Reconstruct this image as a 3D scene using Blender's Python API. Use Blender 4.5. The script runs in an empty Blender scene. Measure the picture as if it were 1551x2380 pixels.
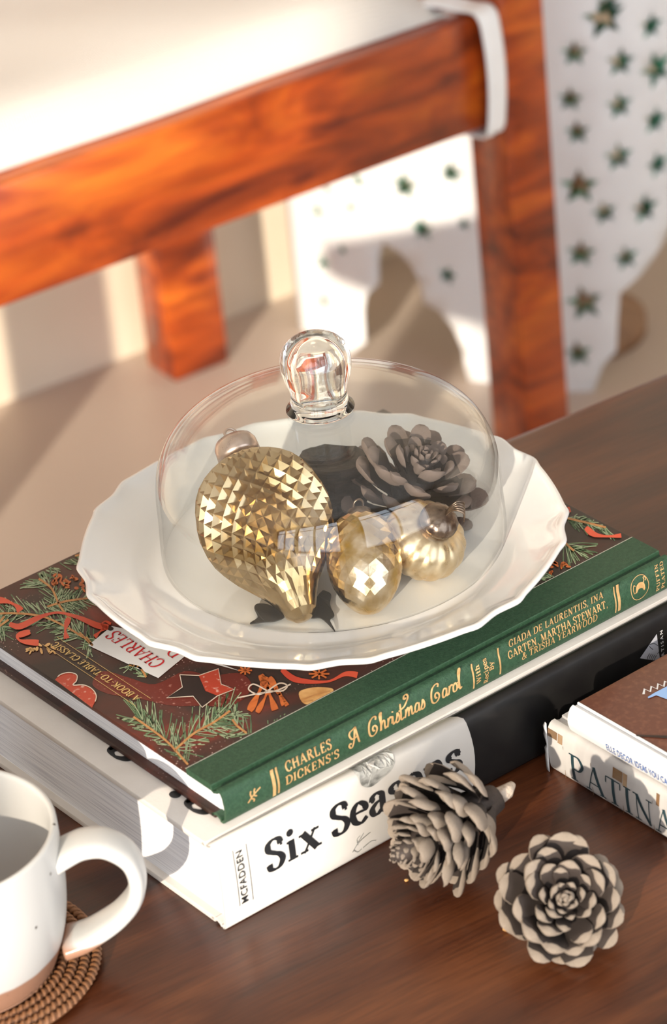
import bpy, bmesh, math, random
from mathutils import Vector, Matrix, Euler
from mathutils.geometry import delaunay_2d_cdt
R_ = math.radians
random.seed(7)
SC = bpy.context.scene
COL = SC.collection

# ------------------------------------------------------------------ camera
IW, IH = 1551, 2380
FPX, PITCH, ROLL, DIST = 8226.12, 0.53, -0.1041, 1.6137
fwd = Vector((0, math.cos(PITCH), -math.sin(PITCH)))
CAM = Vector((0, 0, .06)) - fwd * DIST
r0 = Vector((1, 0, 0)); u0 = r0.cross(fwd)
cR = r0 * math.cos(ROLL) + u0 * math.sin(ROLL)
cU = -r0 * math.sin(ROLL) + u0 * math.cos(ROLL)
cd = bpy.data.cameras.new('camera'); co = bpy.data.objects.new('camera', cd); COL.objects.link(co)
m3 = Matrix((cR, cU, -fwd)).transposed()
co.matrix_world = Matrix.Translation(CAM) @ m3.to_4x4()
cd.sensor_fit = 'VERTICAL'; cd.sensor_height = 36; cd.lens = 36 * FPX / IH
cd.clip_start = .05; cd.clip_end = 100
cd.dof.use_dof = True; cd.dof.focus_distance = 1.535; cd.dof.aperture_fstop = 11.0
SC.camera = co

# ------------------------------------------------------------------ light
SC.view_settings.view_transform = 'Standard'; SC.view_settings.look = 'None'
SC.view_settings.exposure = 0.0; SC.view_settings.gamma = 1.0
SC.view_settings.use_curve_mapping = False
wd = bpy.data.worlds.new('world'); SC.world = wd; wd.use_nodes = True
bg = wd.node_tree.nodes['Background']; bg.inputs[0].default_value = (.82, .90, 1.0, 1); bg.inputs[1].default_value = 4.2
SUN_AZ = Vector((-.36, -.93)).normalized(); SUN_EL = R_(13.5)
s_dir = Vector((SUN_AZ.x * math.cos(SUN_EL), SUN_AZ.y * math.cos(SUN_EL), math.sin(SUN_EL)))
sl = bpy.data.lights.new('sun', 'SUN'); so = bpy.data.objects.new('sun', sl); COL.objects.link(so)
sl.energy = 5.6; sl.color = (1.0, .89, .74); sl.angle = R_(.7)
so.rotation_euler = s_dir.to_track_quat('Z', 'Y').to_euler(); so.location = s_dir * 8

# ------------------------------------------------------------------ pixel helpers
def ray(px, py):
    return fwd + cR * ((px - IW / 2) / FPX) - cU * ((py - IH / 2) / FPX)
def pixz(px, py, z):
    d = ray(px, py); return CAM + d * ((z - CAM.z) / d.z)
def pixplane(px, py, o, n):
    d = ray(px, py); return CAM + d * ((o - CAM).dot(n) / d.dot(n))

# ------------------------------------------------------------------ object helpers
def link(o, parent=None):
    COL.objects.link(o)
    if parent is not None: o.parent = parent
    return o
def empty(name, loc=(0, 0, 0), rz=0.0, rot=None):
    o = bpy.data.objects.new(name, None); o.empty_display_size = .02
    o.location = loc; o.rotation_euler = rot if rot is not None else (0, 0, rz)
    return link(o)
def tag(o, label, cat, group=None):
    o['label'] = label; o['category'] = cat
    if group: o['group'] = group
    return o
def mesh(name, V, F, mat, parent=None, smooth=False, mi=None):
    me = bpy.data.meshes.new(name); me.from_pydata([tuple(v) for v in V], [], F)
    for m in (mat if isinstance(mat, (list, tuple)) else [mat]): me.materials.append(m)
    if mi: me.polygons.foreach_set('material_index', mi)
    if smooth: me.polygons.foreach_set('use_smooth', [True] * len(me.polygons))
    me.update()
    return link(bpy.data.objects.new(name, me), parent)
def fromb(name, bm, mat, parent=None, smooth=False, auto=None):
    me = bpy.data.meshes.new(name)
    bmesh.ops.recalc_face_normals(bm, faces=bm.faces)
    bm.to_mesh(me); bm.free(); me.materials.append(mat)
    if smooth: me.polygons.foreach_set('use_smooth', [True] * len(me.polygons))
    o = link(bpy.data.objects.new(name, me), parent)
    if auto: me.set_sharp_from_angle(angle=R_(auto))
    return o
def box(name, lo, hi, mat, parent=None, bev=0.0, seg=2):
    bm = bmesh.new(); bmesh.ops.create_cube(bm, size=1)
    lo, hi = Vector(lo), Vector(hi); c = (lo + hi) / 2; s = hi - lo
    for v in bm.verts: v.co = Vector((v.co.x * s.x, v.co.y * s.y, v.co.z * s.z)) + c
    if bev: bmesh.ops.bevel(bm, geom=bm.edges[:], offset=bev, segments=seg, profile=.5, affect='EDGES')
    return fromb(name, bm, mat, parent, smooth=bool(bev), auto=35 if bev else None)
def lathe(name, prof, mat, parent=None, n=64, rmod=None, smooth=True, zmod=None, auto=None):
    V, F = [], []; m = len(prof)
    for i in range(n):
        a = 2 * math.pi * i / n
        for (r, z) in prof:
            k = rmod(a, r, z) if rmod else 1
            V.append((r * k * math.cos(a), r * k * math.sin(a), z + (zmod(a, r, z) if zmod else 0)))
    for i in range(n):
        j = (i + 1) % n
        for q in range(m - 1): F.append((i * m + q, j * m + q, j * m + q + 1, i * m + q + 1))
    bm = bmesh.new(); me = bpy.data.meshes.new('t'); me.from_pydata(V, [], F); bm.from_mesh(me); bpy.data.meshes.remove(me)
    bmesh.ops.remove_doubles(bm, verts=bm.verts, dist=1e-6)
    return fromb(name, bm, mat, parent, smooth=smooth, auto=auto)
def cr(P, n=8, closed=False):
    P = [Vector(p) for p in P]; out = []; L = len(P)
    if L < 3 and not closed: return P
    for i in range(L if closed else L - 1):
        if closed: a, b, c, d = P[(i - 1) % L], P[i], P[(i + 1) % L], P[(i + 2) % L]
        else: a, b, c, d = P[max(i - 1, 0)], P[i], P[i + 1], P[min(i + 2, L - 1)]
        for k in range(n):
            t = k / n
            out.append(.5 * ((2 * b) + (c - a) * t + (2 * a - 5 * b + 4 * c - d) * t * t + (3 * b - a - 3 * c + d) * t ** 3))
    if not closed: out.append(P[-1])
    return out
def tube(name, pts, rad, mat, parent=None, n=8, sx=1.0, up=None, flat=None):
    """sweep an ellipse (rad along the side, rad*sx along the normal) along pts"""
    pts = [Vector(p) for p in pts]; V, F = [], []; L = len(pts)
    ref = Vector(up) if up else None; prev = None
    for i, p in enumerate(pts):
        t = (pts[min(i + 1, L - 1)] - pts[max(i - 1, 0)]).normalized()
        if ref is not None: s = t.cross(ref).normalized()
        else:
            if prev is None: prev = t.orthogonal().normalized()
            s = (prev - t * prev.dot(t)).normalized(); prev = s
        w = s.cross(t).normalized(); r = rad[i] if isinstance(rad, (list, tuple)) else rad
        for k in range(n):
            a = 2 * math.pi * k / n; V.append(p + s * (r * math.cos(a)) + w * (r * sx * math.sin(a)))
    for i in range(L - 1):
        for k in range(n):
            F.append((i * n + k, i * n + (k + 1) % n, (i + 1) * n + (k + 1) % n, (i + 1) * n + k))
    F.append(tuple(range(n - 1, -1, -1))); F.append(tuple(range((L - 1) * n, L * n)))
    return mesh(name, V, F, mat, parent, smooth=True)
def settle(root, z):
    bpy.context.view_layer.update(); lo = 1e9
    st = list(root.children) + ([root] if root.type == 'MESH' else [])
    while st:
        o = st.pop(); st += [c for c in o.children if c not in st]
        if o.type == 'MESH':
            mw = o.matrix_world; lo = min(lo, min((mw @ v.co).z for v in o.data.vertices))
    root.location.z += z - lo

# ------------------------------------------------------------------ materials
MATS = {}
def nt(name):
    m = bpy.data.materials.new(name); m.use_nodes = True
    return m, m.node_tree, m.node_tree.nodes['Principled BSDF']
def mk(name, col, rough=.5, metal=0.0, coat=0.0, n=None, bump=None, spec=.5, sheen=0, coords='Object', sss=0):
    """n=(scale, second colour, lo, hi, stretch) noise mixed into the colour; bump=(scale, strength, stretch)"""
    if name in MATS: return MATS[name]
    m, t, b = nt(name); N, L = t.nodes, t.links
    b.inputs['Base Color'].default_value = (*col, 1); b.inputs['Roughness'].default_value = rough
    b.inputs['Metallic'].default_value = metal; b.inputs['Coat Weight'].default_value = coat
    b.inputs['Coat Roughness'].default_value = .08; b.inputs['Specular IOR Level'].default_value = spec
    b.inputs['Sheen Weight'].default_value = sheen
    if n or bump: tc = N.new('ShaderNodeTexCoord')
    if n:
        sc, c2, lo, hi = n[:4]; mp = N.new('ShaderNodeMapping'); mp.inputs['Scale'].default_value = n[4] if len(n) > 4 else (1, 1, 1)
        nz = N.new('ShaderNodeTexNoise'); nz.inputs['Scale'].default_value = sc; nz.inputs['Detail'].default_value = 6
        nz.inputs['Distortion'].default_value = n[5] if len(n) > 5 else 0
        rp = N.new('ShaderNodeValToRGB'); rp.color_ramp.elements[0].position = lo; rp.color_ramp.elements[1].position = hi
        rp.color_ramp.elements[0].color = (*col, 1); rp.color_ramp.elements[1].color = (*c2, 1)
        L.new(tc.outputs[coords], mp.inputs[0]); L.new(mp.outputs[0], nz.inputs['Vector']); L.new(nz.outputs[0], rp.inputs[0]); L.new(rp.outputs[0], b.inputs['Base Color'])
    if bump:
        mp = N.new('ShaderNodeMapping'); mp.inputs['Scale'].default_value = bump[2] if len(bump) > 2 else (1, 1, 1)
        nz = N.new('ShaderNodeTexNoise'); nz.inputs['Scale'].default_value = bump[0]; nz.inputs['Detail'].default_value = 4
        bp = N.new('ShaderNodeBump'); bp.inputs['Strength'].default_value = bump[1]; bp.inputs['Distance'].default_value = .002
        L.new(tc.outputs[coords], mp.inputs[0]); L.new(mp.outputs[0], nz.inputs['Vector']); L.new(nz.outputs[0], bp.inputs['Height']); L.new(bp.outputs[0], b.inputs['Normal'])
    MATS[name] = m; return m
def wood(name, cols, scale, stretch, rough, coat=0.0, dist=1.2, fine=60):
    m, t, b = nt(name); N, L = t.nodes, t.links
    tc = N.new('ShaderNodeTexCoord'); mp = N.new('ShaderNodeMapping'); mp.inputs['Scale'].default_value = stretch
    nz = N.new('ShaderNodeTexNoise'); nz.inputs['Scale'].default_value = scale; nz.inputs['Detail'].default_value = 5; nz.inputs['Distortion'].default_value = dist
    rp = N.new('ShaderNodeValToRGB'); e = rp.color_ramp.elements
    e[0].position = .30; e[0].color = (*cols[0], 1); e[1].position = .72; e[1].color = (*cols[-1], 1)
    if len(cols) == 3: k = e.new(.5); k.color = (*cols[1], 1)
    mp2 = N.new('ShaderNodeMapping'); mp2.inputs['Scale'].default_value = (stretch[0] * .6, stretch[1] * 1.5, stretch[2] * 1.5)
    nf = N.new('ShaderNodeTexNoise'); nf.inputs['Scale'].default_value = fine; nf.inputs['Detail'].default_value = 3
    mx = N.new('ShaderNodeMix'); mx.data_type = 'RGBA'; mx.blend_type = 'MULTIPLY'; mx.inputs[0].default_value = .55
    rf = N.new('ShaderNodeValToRGB'); rf.color_ramp.elements[0].position = .3; rf.color_ramp.elements[0].color = (.35, .3, .28, 1); rf.color_ramp.elements[1].position = .6
    L.new(tc.outputs['Object'], mp.inputs[0]); L.new(tc.outputs['Object'], mp2.inputs[0]); L.new(mp.outputs[0], nz.inputs['Vector']); L.new(mp2.outputs[0], nf.inputs['Vector'])
    L.new(nz.outputs[0], rp.inputs[0]); L.new(nf.outputs[0], rf.inputs[0]); L.new(rp.outputs[0], mx.inputs[6]); L.new(rf.outputs[0], mx.inputs[7])
    L.new(mx.outputs[2], b.inputs['Base Color'])
    b.inputs['Roughness'].default_value = rough; b.inputs['Coat Weight'].default_value = coat; b.inputs['Coat Roughness'].default_value = .15
    bp = N.new('ShaderNodeBump'); bp.inputs['Strength'].default_value = .08; bp.inputs['Distance'].default_value = .001
    L.new(nf.outputs[0], bp.inputs['Height']); L.new(bp.outputs[0], b.inputs['Normal'])
    return m
def thin_glass(name, tint=(.985, .992, .99)):
    m = bpy.data.materials.new(name); m.use_nodes = True; t = m.node_tree; N, L = t.nodes, t.links
    N.remove(N['Principled BSDF']); out = N['Material Output']
    tr = N.new('ShaderNodeBsdfTransparent'); tr.inputs[0].default_value = (*tint, 1)
    gl = N.new('ShaderNodeBsdfGlossy'); gl.inputs['Roughness'].default_value = .015
    ge = N.new('ShaderNodeNewGeometry'); dt = N.new('ShaderNodeVectorMath'); dt.operation = 'DOT_PRODUCT'
    ab = N.new('ShaderNodeMath'); ab.operation = 'ABSOLUTE'; om = N.new('ShaderNodeMath'); om.operation = 'SUBTRACT'; om.inputs[0].default_value = 1
    pw = N.new('ShaderNodeMath'); pw.operation = 'POWER'; pw.inputs[1].default_value = 4.6; fr = N.new('ShaderNodeMath'); fr.operation = 'MULTIPLY_ADD'; fr.inputs[1].default_value = .93; fr.inputs[2].default_value = .045
    L.new(ge.outputs['Normal'], dt.inputs[0]); L.new(ge.outputs['Incoming'], dt.inputs[1]); L.new(dt.outputs['Value'], ab.inputs[0]); L.new(ab.outputs[0], om.inputs[1]); L.new(om.outputs[0], pw.inputs[0]); L.new(pw.outputs[0], fr.inputs[0])
    mx = N.new('ShaderNodeMixShader')
    L.new(fr.outputs[0], mx.inputs[0]); L.new(tr.outputs[0], mx.inputs[1]); L.new(gl.outputs[0], mx.inputs[2]); L.new(mx.outputs[0], out.inputs[0])
    return m
def solid_glass(name):
    m, t, b = nt(name)
    b.inputs['Base Color'].default_value = (.97, .99, .98, 1); b.inputs['Transmission Weight'].default_value = 1
    b.inputs['Roughness'].default_value = 0.0; b.inputs['IOR'].default_value = 1.48
    return m

M_TABLE = wood('table_wood', [(.032, .008, .003), (.082, .021, .0065), (.155, .047, .014)], 4.0, (1.0, 6, 6), .36, .08, 1.0, 70)
M_CHAIR = wood('chair_wood', [(.11, .012, .003), (.40, .060, .006), (.68, .15, .012)], 5.0, (1.6, 5, 5), .28, .25, 1.3, 14)
M_FLOOR = mk('floor_stone', (.53, .43, .35), .38, n=(2.2, (.62, .52, .44), .3, .75))
M_WALL = mk('wall_plaster', (.80, .69, .54), .85, n=(5, (.72, .60, .45), .35, .7), bump=(40, .15))
M_ROOM = mk('room_paint', (.66, .60, .53), .8, bump=(60, .1))
M_CEIL = mk('ceiling_paint', (.8, .78, .74), .85, n=(4, (.76, .73, .69), .4, .7))
M_FRAME = mk('window_frame_paint', (.22, .13, .08), .45, n=(20, (.16, .09, .05), .4, .7))
M_PLATE = mk('plate_glaze', (.80, .78, .745), .10, coat=.6, n=(8, (.78, .76, .72), .4, .7))
M_DOME = thin_glass('dome_glass'); M_KNOB = solid_glass('knob_glass')
M_PAPER = mk('page_paper', (.80, .80, .82), .75, n=(160, (.56, .56, .60), .45, .66, (.12, .12, 9)))
M_CREAM = mk('cream_cover', (.64, .59, .54), .6, n=(60, (.60, .55, .50), .4, .7), bump=(900, .06))
M_SPINEW = mk('white_spine', (.70, .66, .61), .55, n=(40, (.67, .63, .57), .4, .7))
M_BLACKP = mk('black_spine', (.008, .007, .007), .45, n=(80, (.013, .012, .011), .4, .7), spec=.3)
M_INK = mk('black_ink', (.012, .012, .014), .5, n=(90, (.02, .02, .02), .4, .7))
M_CLOTH = mk('green_bookcloth', (.014, .050, .022), .6, n=(700, (.030, .080, .038), .35, .7), bump=(1500, .25))
M_GOLD = mk('gold_foil', (.86, .54, .24), .38, .45, n=(300, (.66, .38, .15), .35, .7))
M_GILT = mk('gilt_ink', (.72, .50, .18), .4, .2, n=(200, (.60, .38, .12), .4, .7))

# ------------------------------------------------------------------ room shell
RY = R_(30.5); RA = Vector((math.cos(RY), math.sin(RY), 0)); RB = Vector((-math.sin(RY), math.cos(RY), 0))
FZ = -.40; CZ = 2.1
WB = .985          # back wall, in room axes
LA, HA, NB = -4.6, 2.2, -1.9
def room(o): o.rotation_euler = (0, 0, RY); return o
def struct(o): o['kind'] = 'structure'; return o
fl = struct(room(box('floor', (LA - .1, NB - .1, FZ - .1), (HA + .1, WB + .1, FZ), M_FLOOR)))
struct(room(box('wall_back', (LA - .1, WB, FZ), (HA + .1, WB + .1, CZ), M_WALL)))
struct(room(box('wall_left', (LA - .1, NB, FZ), (LA, WB, CZ), M_ROOM)))
struct(room(box('wall_right', (HA, NB, FZ), (HA + .1, WB, CZ), M_ROOM)))
struct(room(box('ceiling', (LA - .1, NB - .1, CZ), (HA + .1, WB + .1, CZ + .1), M_CEIL)))
# front wall (behind the camera) with three tall windows
WINS = [(-4.45, -2.75), (-2.65, -.95), (-.45, 1.25)]; WZ0, WZ1 = FZ + .05, 1.8
V, F = [], []
def addb(V, F, lo, hi):
    k = len(V)
    for z in (lo[2], hi[2]):
        for (x, y) in ((lo[0], lo[1]), (hi[0], lo[1]), (hi[0], hi[1]), (lo[0], hi[1])): V.append((x, y, z))
    F += [(k, k + 3, k + 2, k + 1), (k + 4, k + 5, k + 6, k + 7), (k, k + 1, k + 5, k + 4), (k + 1, k + 2, k + 6, k + 5), (k + 2, k + 3, k + 7, k + 6), (k + 3, k, k + 4, k + 7)]
addb(V, F, (LA - .1, NB - .1, FZ), (HA + .1, NB, WZ0)); addb(V, F, (LA - .1, NB - .1, WZ1), (HA + .1, NB, CZ))
xs = [LA - .1] + [v for w in WINS for v in w] + [HA + .1]
for i in range(0, len(xs), 2): addb(V, F, (xs[i], NB - .1, WZ0), (xs[i + 1], NB, WZ1))
struct(room(mesh('wall_front', V, F, M_ROOM)))
for wi, (x0, x1) in enumerate(WINS):
    V, F = [], []; w = .05
    addb(V, F, (x0, NB - .08, WZ0), (x1, NB - .03, WZ0 + w)); addb(V, F, (x0, NB - .08, WZ1 - w), (x1, NB - .03, WZ1))
    for k in range(3):
        x = x0 + (x1 - x0 - w) * k / 2; addb(V, F, (x, NB - .08, WZ0 + w), (x + w, NB - .03, WZ1 - w))
    z = 1.32; addb(V, F, (x0, NB - .075, z), (x1, NB - .035, z + .035))
    struct(room(mesh('window_%d' % (wi + 1), V, F, M_FRAME)))
    pl = bpy.data.lights.new('window_portal', 'AREA'); pl.shape = 'RECTANGLE'; pl.size = x1 - x0; pl.size_y = WZ1 - WZ0
    pl.cycles.is_portal = True
    po = bpy.data.objects.new('window_portal', pl); COL.objects.link(po)
    c = RA * ((x0 + x1) / 2) + RB * (NB - .12) + Vector((0, 0, (WZ0 + WZ1) / 2))
    po.matrix_world = Matrix.Translation(c) @ Matrix((RA, Vector((0, 0, 1)), -RB)).transposed().to_4x4()

# ------------------------------------------------------------------ coffee table
te = pixz(1380, 919, 0); TBE = te.dot(RB)
tab = empty('coffee_table', (0, 0, FZ), RY)
tag(tab, 'dark red-brown wooden coffee table carrying the books, mug and pine cones', 'table')
bm = bmesh.new(); bmesh.ops.create_cube(bm, size=1)
for v in bm.verts: v.co = Vector((v.co.x * 1.25 + .155, v.co.y * .62 + TBE - .31, v.co.z * .032 - .016 - FZ))
bmesh.ops.bevel(bm, geom=bm.edges[:], offset=.011, segments=5, profile=.5, affect='EDGES')
fromb('tabletop', bm, M_TABLE, tab, smooth=True, auto=40)
for sx in (-.43, .69):
    for sy in (TBE - .58, TBE - .075):
        box('leg', (sx, sy, 0), (sx + .045, sy + .045, -FZ - .032), M_TABLE, tab, .003)

# ------------------------------------------------------------------ text engine
def nibstroke(pts, T, t, V, F, mult=None):
    pts = [Vector((p[0], p[1])) for p in pts]
    if len(pts) == 2: pts = [pts[0].lerp(pts[1], i / 8) for i in range(9)]
    L = len(pts); k0 = len(V)
    for i, p in enumerate(pts):
        d = (pts[min(i + 1, L - 1)] - pts[max(i - 1, 0)])
        if d.length < 1e-9: d = Vector((1, 0))
        d.normalize(); w = mult if mult is not None else t + (T - t) * abs(d.y) ** 1.3
        n = Vector((-d.y, d.x)) * (w / 2); V += [p + n, p - n]
    for i in range(L - 1): F.append((k0 + 2 * i, k0 + 2 * i + 1, k0 + 2 * i + 3, k0 + 2 * i + 2))
def disc(x, y, r, V, F, n=14):
    k = len(V); V += [Vector((x + r * math.cos(a), y + r * math.sin(a))) for a in [2 * math.pi * i / n for i in range(n)]]; F.append(tuple(range(k, k + n)))
# glyph: advance, list of ('c' curve | 'l' auto line | 't' thin line | 'T' thick line | 's' serif x,y,half | 'd' dot | 'v' upright serif)
G = {
'A': (.88, [('t', (.1, 0), (.42, 1)), ('T', (.42, 1), (.76, 0)), ('t', (.22, .33), (.62, .33)), ('s', .1, 0, .12), ('s', .76, 0, .14)]),
'B': (.80, [('T', (.2, 0), (.2, 1)), ('c', (.2, .97), (.45, .97), (.62, .76), (.45, .54), (.2, .54)), ('c', (.2, .54), (.5, .54), (.7, .28), (.5, .03), (.2, .03)), ('s', .14, 0, .1), ('s', .14, 1, .1)]),
'C': (.84, [('c', (.75, .72), (.66, .93), (.45, 1), (.22, .86), (.12, .5), (.22, .14), (.45, 0), (.66, .06), (.77, .26)), ('v', .76, .82, .16)]),
'D': (.92, [('T', (.2, 0), (.2, 1)), ('c', (.2, .97), (.5, .97), (.74, .8), (.82, .5), (.74, .2), (.5, .03), (.2, .03)), ('s', .15, 0, .11), ('s', .15, 1, .11)]),
'E': (.76, [('T', (.2, 0), (.2, 1)), ('t', (.12, .97), (.62, .97)), ('t', (.2, .52), (.5, .52)), ('t', (.12, .03), (.66, .03)), ('v', .62, .88, .12), ('v', .66, .12, .14), ('v', .5, .52, .1)]),
'F': (.72, [('T', (.2, 0), (.2, 1)), ('t', (.12, .97), (.64, .97)), ('t', (.2, .52), (.52, .52)), ('v', .64, .88, .12), ('s', .2, 0, .15)]),
'G': (.90, [('c', (.74, .76), (.64, .94), (.45, 1), (.22, .86), (.12, .5), (.22, .14), (.45, 0), (.62, .05), (.72, .16)), ('T', (.72, .05), (.72, .42)), ('s', .7, .43, .14), ('v', .75, .84, .14)]),
'H': (.96, [('T', (.2, 0), (.2, 1)), ('T', (.76, 0), (.76, 1)), ('t', (.2, .51), (.76, .51)), ('s', .2, 0, .15), ('s', .2, 1, .15), ('s', .76, 0, .15), ('s', .76, 1, .15)]),
'I': (.44, [('T', (.22, 0), (.22, 1)), ('s', .22, 0, .16), ('s', .22, 1, .16)]),
'K': (.90, [('T', (.2, 0), (.2, 1)), ('t', (.24, .42), (.7, .98)), ('T', (.4, .58), (.78, .02)), ('s', .2, 0, .15), ('s', .2, 1, .15), ('s', .7, 1, .12), ('s', .8, 0, .1)]),
'L': (.74, [('T', (.2, 0), (.2, 1)), ('t', (.12, .03), (.64, .03)), ('v', .64, .13, .16), ('s', .2, 1, .16)]),
'M': (1.1, [('t', (.18, 0), (.2, 1)), ('T', (.22, 1), (.53, .06)), ('t', (.53, .06), (.86, 1)), ('T', (.88, 0), (.88, 1)), ('s', .18, 0, .12), ('s', .88, 0, .14), ('s', .16, 1, .1), ('s', .92, 1, .1)]),
'N': (.98, [('t', (.2, 0), (.2, 1)), ('T', (.2, .98), (.76, .03)), ('t', (.76, 0), (.76, 1)), ('s', .2, 0, .13), ('s', .14, 1, .12), ('s', .76, 1, .13)]),
'O': (.94, [('c', (.47, 1), (.22, .87), (.12, .5), (.22, .13), (.47, 0), (.72, .13), (.82, .5), (.72, .87), (.47, 1))]),
'P': (.76, [('T', (.2, 0), (.2, 1)), ('c', (.2, .97), (.48, .97), (.66, .73), (.48, .48), (.2, .48)), ('s', .2, 0, .16), ('s', .14, 1, .1)]),
'R': (.86, [('T', (.2, 0), (.2, 1)), ('c', (.2, .97), (.46, .97), (.62, .75), (.46, .53), (.2, .53)), ('T', (.42, .52), (.74, .03)), ('s', .2, 0, .14), ('s', .14, 1, .1), ('s', .78, 0, .08)]),
'S': (.68, [('c', (.56, .78), (.5, .95), (.32, 1), (.14, .9), (.13, .7), (.3, .56), (.48, .44), (.57, .26), (.47, .06), (.3, 0), (.14, .07), (.1, .24)), ('v', .57, .84, .14), ('v', .095, .15, .14)]),
'T': (.82, [('T', (.41, 0), (.41, 1)), ('t', (.08, .97), (.74, .97)), ('v', .08, .87, .13), ('v', .74, .87, .13), ('s', .41, 0, .16)]),
'U': (.92, [('T', (.2, 1), (.2, .3)), ('c', (.2, .34), (.28, .08), (.47, 0), (.66, .08), (.74, .34)), ('t', (.74, 1), (.74, .3)), ('s', .2, 1, .15), ('s', .74, 1, .13)]),
'W': (1.2, [('T', (.12, 1), (.36, 0)), ('t', (.36, 0), (.6, 1)), ('T', (.6, 1), (.84, 0)), ('t', (.84, 0), (1.08, 1)), ('s', .12, 1, .13), ('s', 1.08, 1, .12), ('s', .58, 1, .12)]),
'Y': (.86, [('T', (.1, 1), (.43, .48)), ('t', (.43, .48), (.76, 1)), ('T', (.43, 0), (.43, .5)), ('s', .1, 1, .13), ('s', .76, 1, .12), ('s', .43, 0, .15)]),
'&': (.95, [('c', (.85, .5), (.7, .2), (.45, 0), (.2, .05), (.12, .28), (.3, .5), (.52, .68), (.55, .88), (.42, .99), (.3, .88), (.34, .68), (.6, .3), (.9, .02))]),
',': (.3, [('d', .14, .05, .08), ('t', (.18, .04), (.1, -.16))]),
'-': (.45, [('t', (.08, .42), (.38, .42))]), "'": (.3, [('d', .14, .92, .08), ('t', (.18, .92), (.1, .72))]), ' ': (.34, []),
'i': (.46, [('T', (.23, 0), (.23, .68)), ('s', .23, 0, .17), ('s', .17, .67, .1), ('d', .22, .93, .12)]),
'x': (.80, [('T', (.17, .68), (.61, 0)), ('t', (.6, .68), (.17, 0)), ('s', .17, .67, .14), ('s', .6, .67, .13), ('s', .17, .01, .13), ('s', .62, .01, .15)]),
'e': (.66, [('c', (.12, .38), (.34, .385), (.54, .385), (.53, .56), (.34, .7), (.16, .58), (.09, .34), (.16, .1), (.36, -.01), (.57, .12))]),
'a': (.72, [('c', (.14, .5), (.17, .63), (.32, .7), (.48, .62), (.5, .45), (.5, .12), (.57, .01), (.68, .06)), ('c', (.5, .42), (.28, .38), (.11, .22), (.16, .04), (.3, 0), (.5, .14)), ('d', .16, .5, .07)]),
's': (.58, [('c', (.47, .52), (.4, .66), (.28, .7), (.13, .62), (.13, .48), (.27, .38), (.42, .29), (.48, .16), (.38, .02), (.26, -.01), (.12, .05), (.09, .18)), ('v', .49, .6, .13), ('v', .08, .1, .13)]),
'o': (.70, [('c', (.34, .7), (.17, .6), (.1, .35), (.17, .1), (.34, -.01), (.51, .1), (.58, .35), (.51, .6), (.34, .7))]),
'n': (.84, [('T', (.2, 0), (.2, .68)), ('c', (.2, .5), (.34, .66), (.5, .67), (.6, .5), (.6, .2), (.6, 0)), ('s', .2, 0, .16), ('s', .14, .67, .1), ('s', .62, 0, .16)]),
't': (.5, [('T', (.22, .95), (.22, .15)), ('c', (.22, .2), (.28, .03), (.44, .08)), ('t', (.06, .67), (.44, .67))]),
'h': (.84, [('T', (.2, 0), (.2, 1)), ('c', (.2, .5), (.34, .66), (.5, .67), (.6, .5), (.6, .2), (.6, 0)), ('s', .2, 0, .16), ('s', .14, 1, .1), ('s', .62, 0, .16)]),
'c': (.62, [('c', (.54, .52), (.46, .66), (.34, .7), (.16, .58), (.09, .34), (.16, .1), (.36, -.01), (.56, .13))]),
'p': (.78, [('T', (.2, -.28), (.2, .68)), ('c', (.2, .5), (.4, .7), (.6, .58), (.66, .34), (.58, .08), (.4, -.01), (.2, .12)), ('s', .2, -.28, .16), ('s', .14, .67, .1)]),
'y': (.76, [('T', (.12, .68), (.38, .02)), ('t', (.64, .68), (.3, -.22)), ('d', .24, -.22, .07), ('s', .12, .67, .13), ('s', .64, .67, .12)]),
}
def serif_text(txt, T=.17, t=.06, track=0.0, sm={}):
    V, F = [], []; x = 0
    for ch in txt:
        s = sm.get(ch, 1.0)
        adv, st = G[ch]; k0 = len(V)
        for q in st:
            if q[0] == 'c': nibstroke(cr(q[1:], 7), T, t, V, F)
            elif q[0] == 't': nibstroke(q[1:], T, t, V, F, t)
            elif q[0] == 'T': nibstroke(q[1:], T, t, V, F, T)
            elif q[0] == 's':
                y = q[2] + (t / 2 if q[2] < .3 else -t / 2); nibstroke([(q[1] - q[3], y), (q[1] + q[3], y)], T, t, V, F, t)
            elif q[0] == 'v': nibstroke([(q[1], q[2] - q[3]), (q[1], q[2] + q[3] * .7)], T, t, V, F, t * 1.1)
            elif q[0] == 'd': disc(q[1], q[2], q[3], V, F)
        for k in range(k0, len(V)): V[k] = Vector((V[k].x + x, V[k].y))
        x += adv + track
    return V, F, x - track
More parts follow.
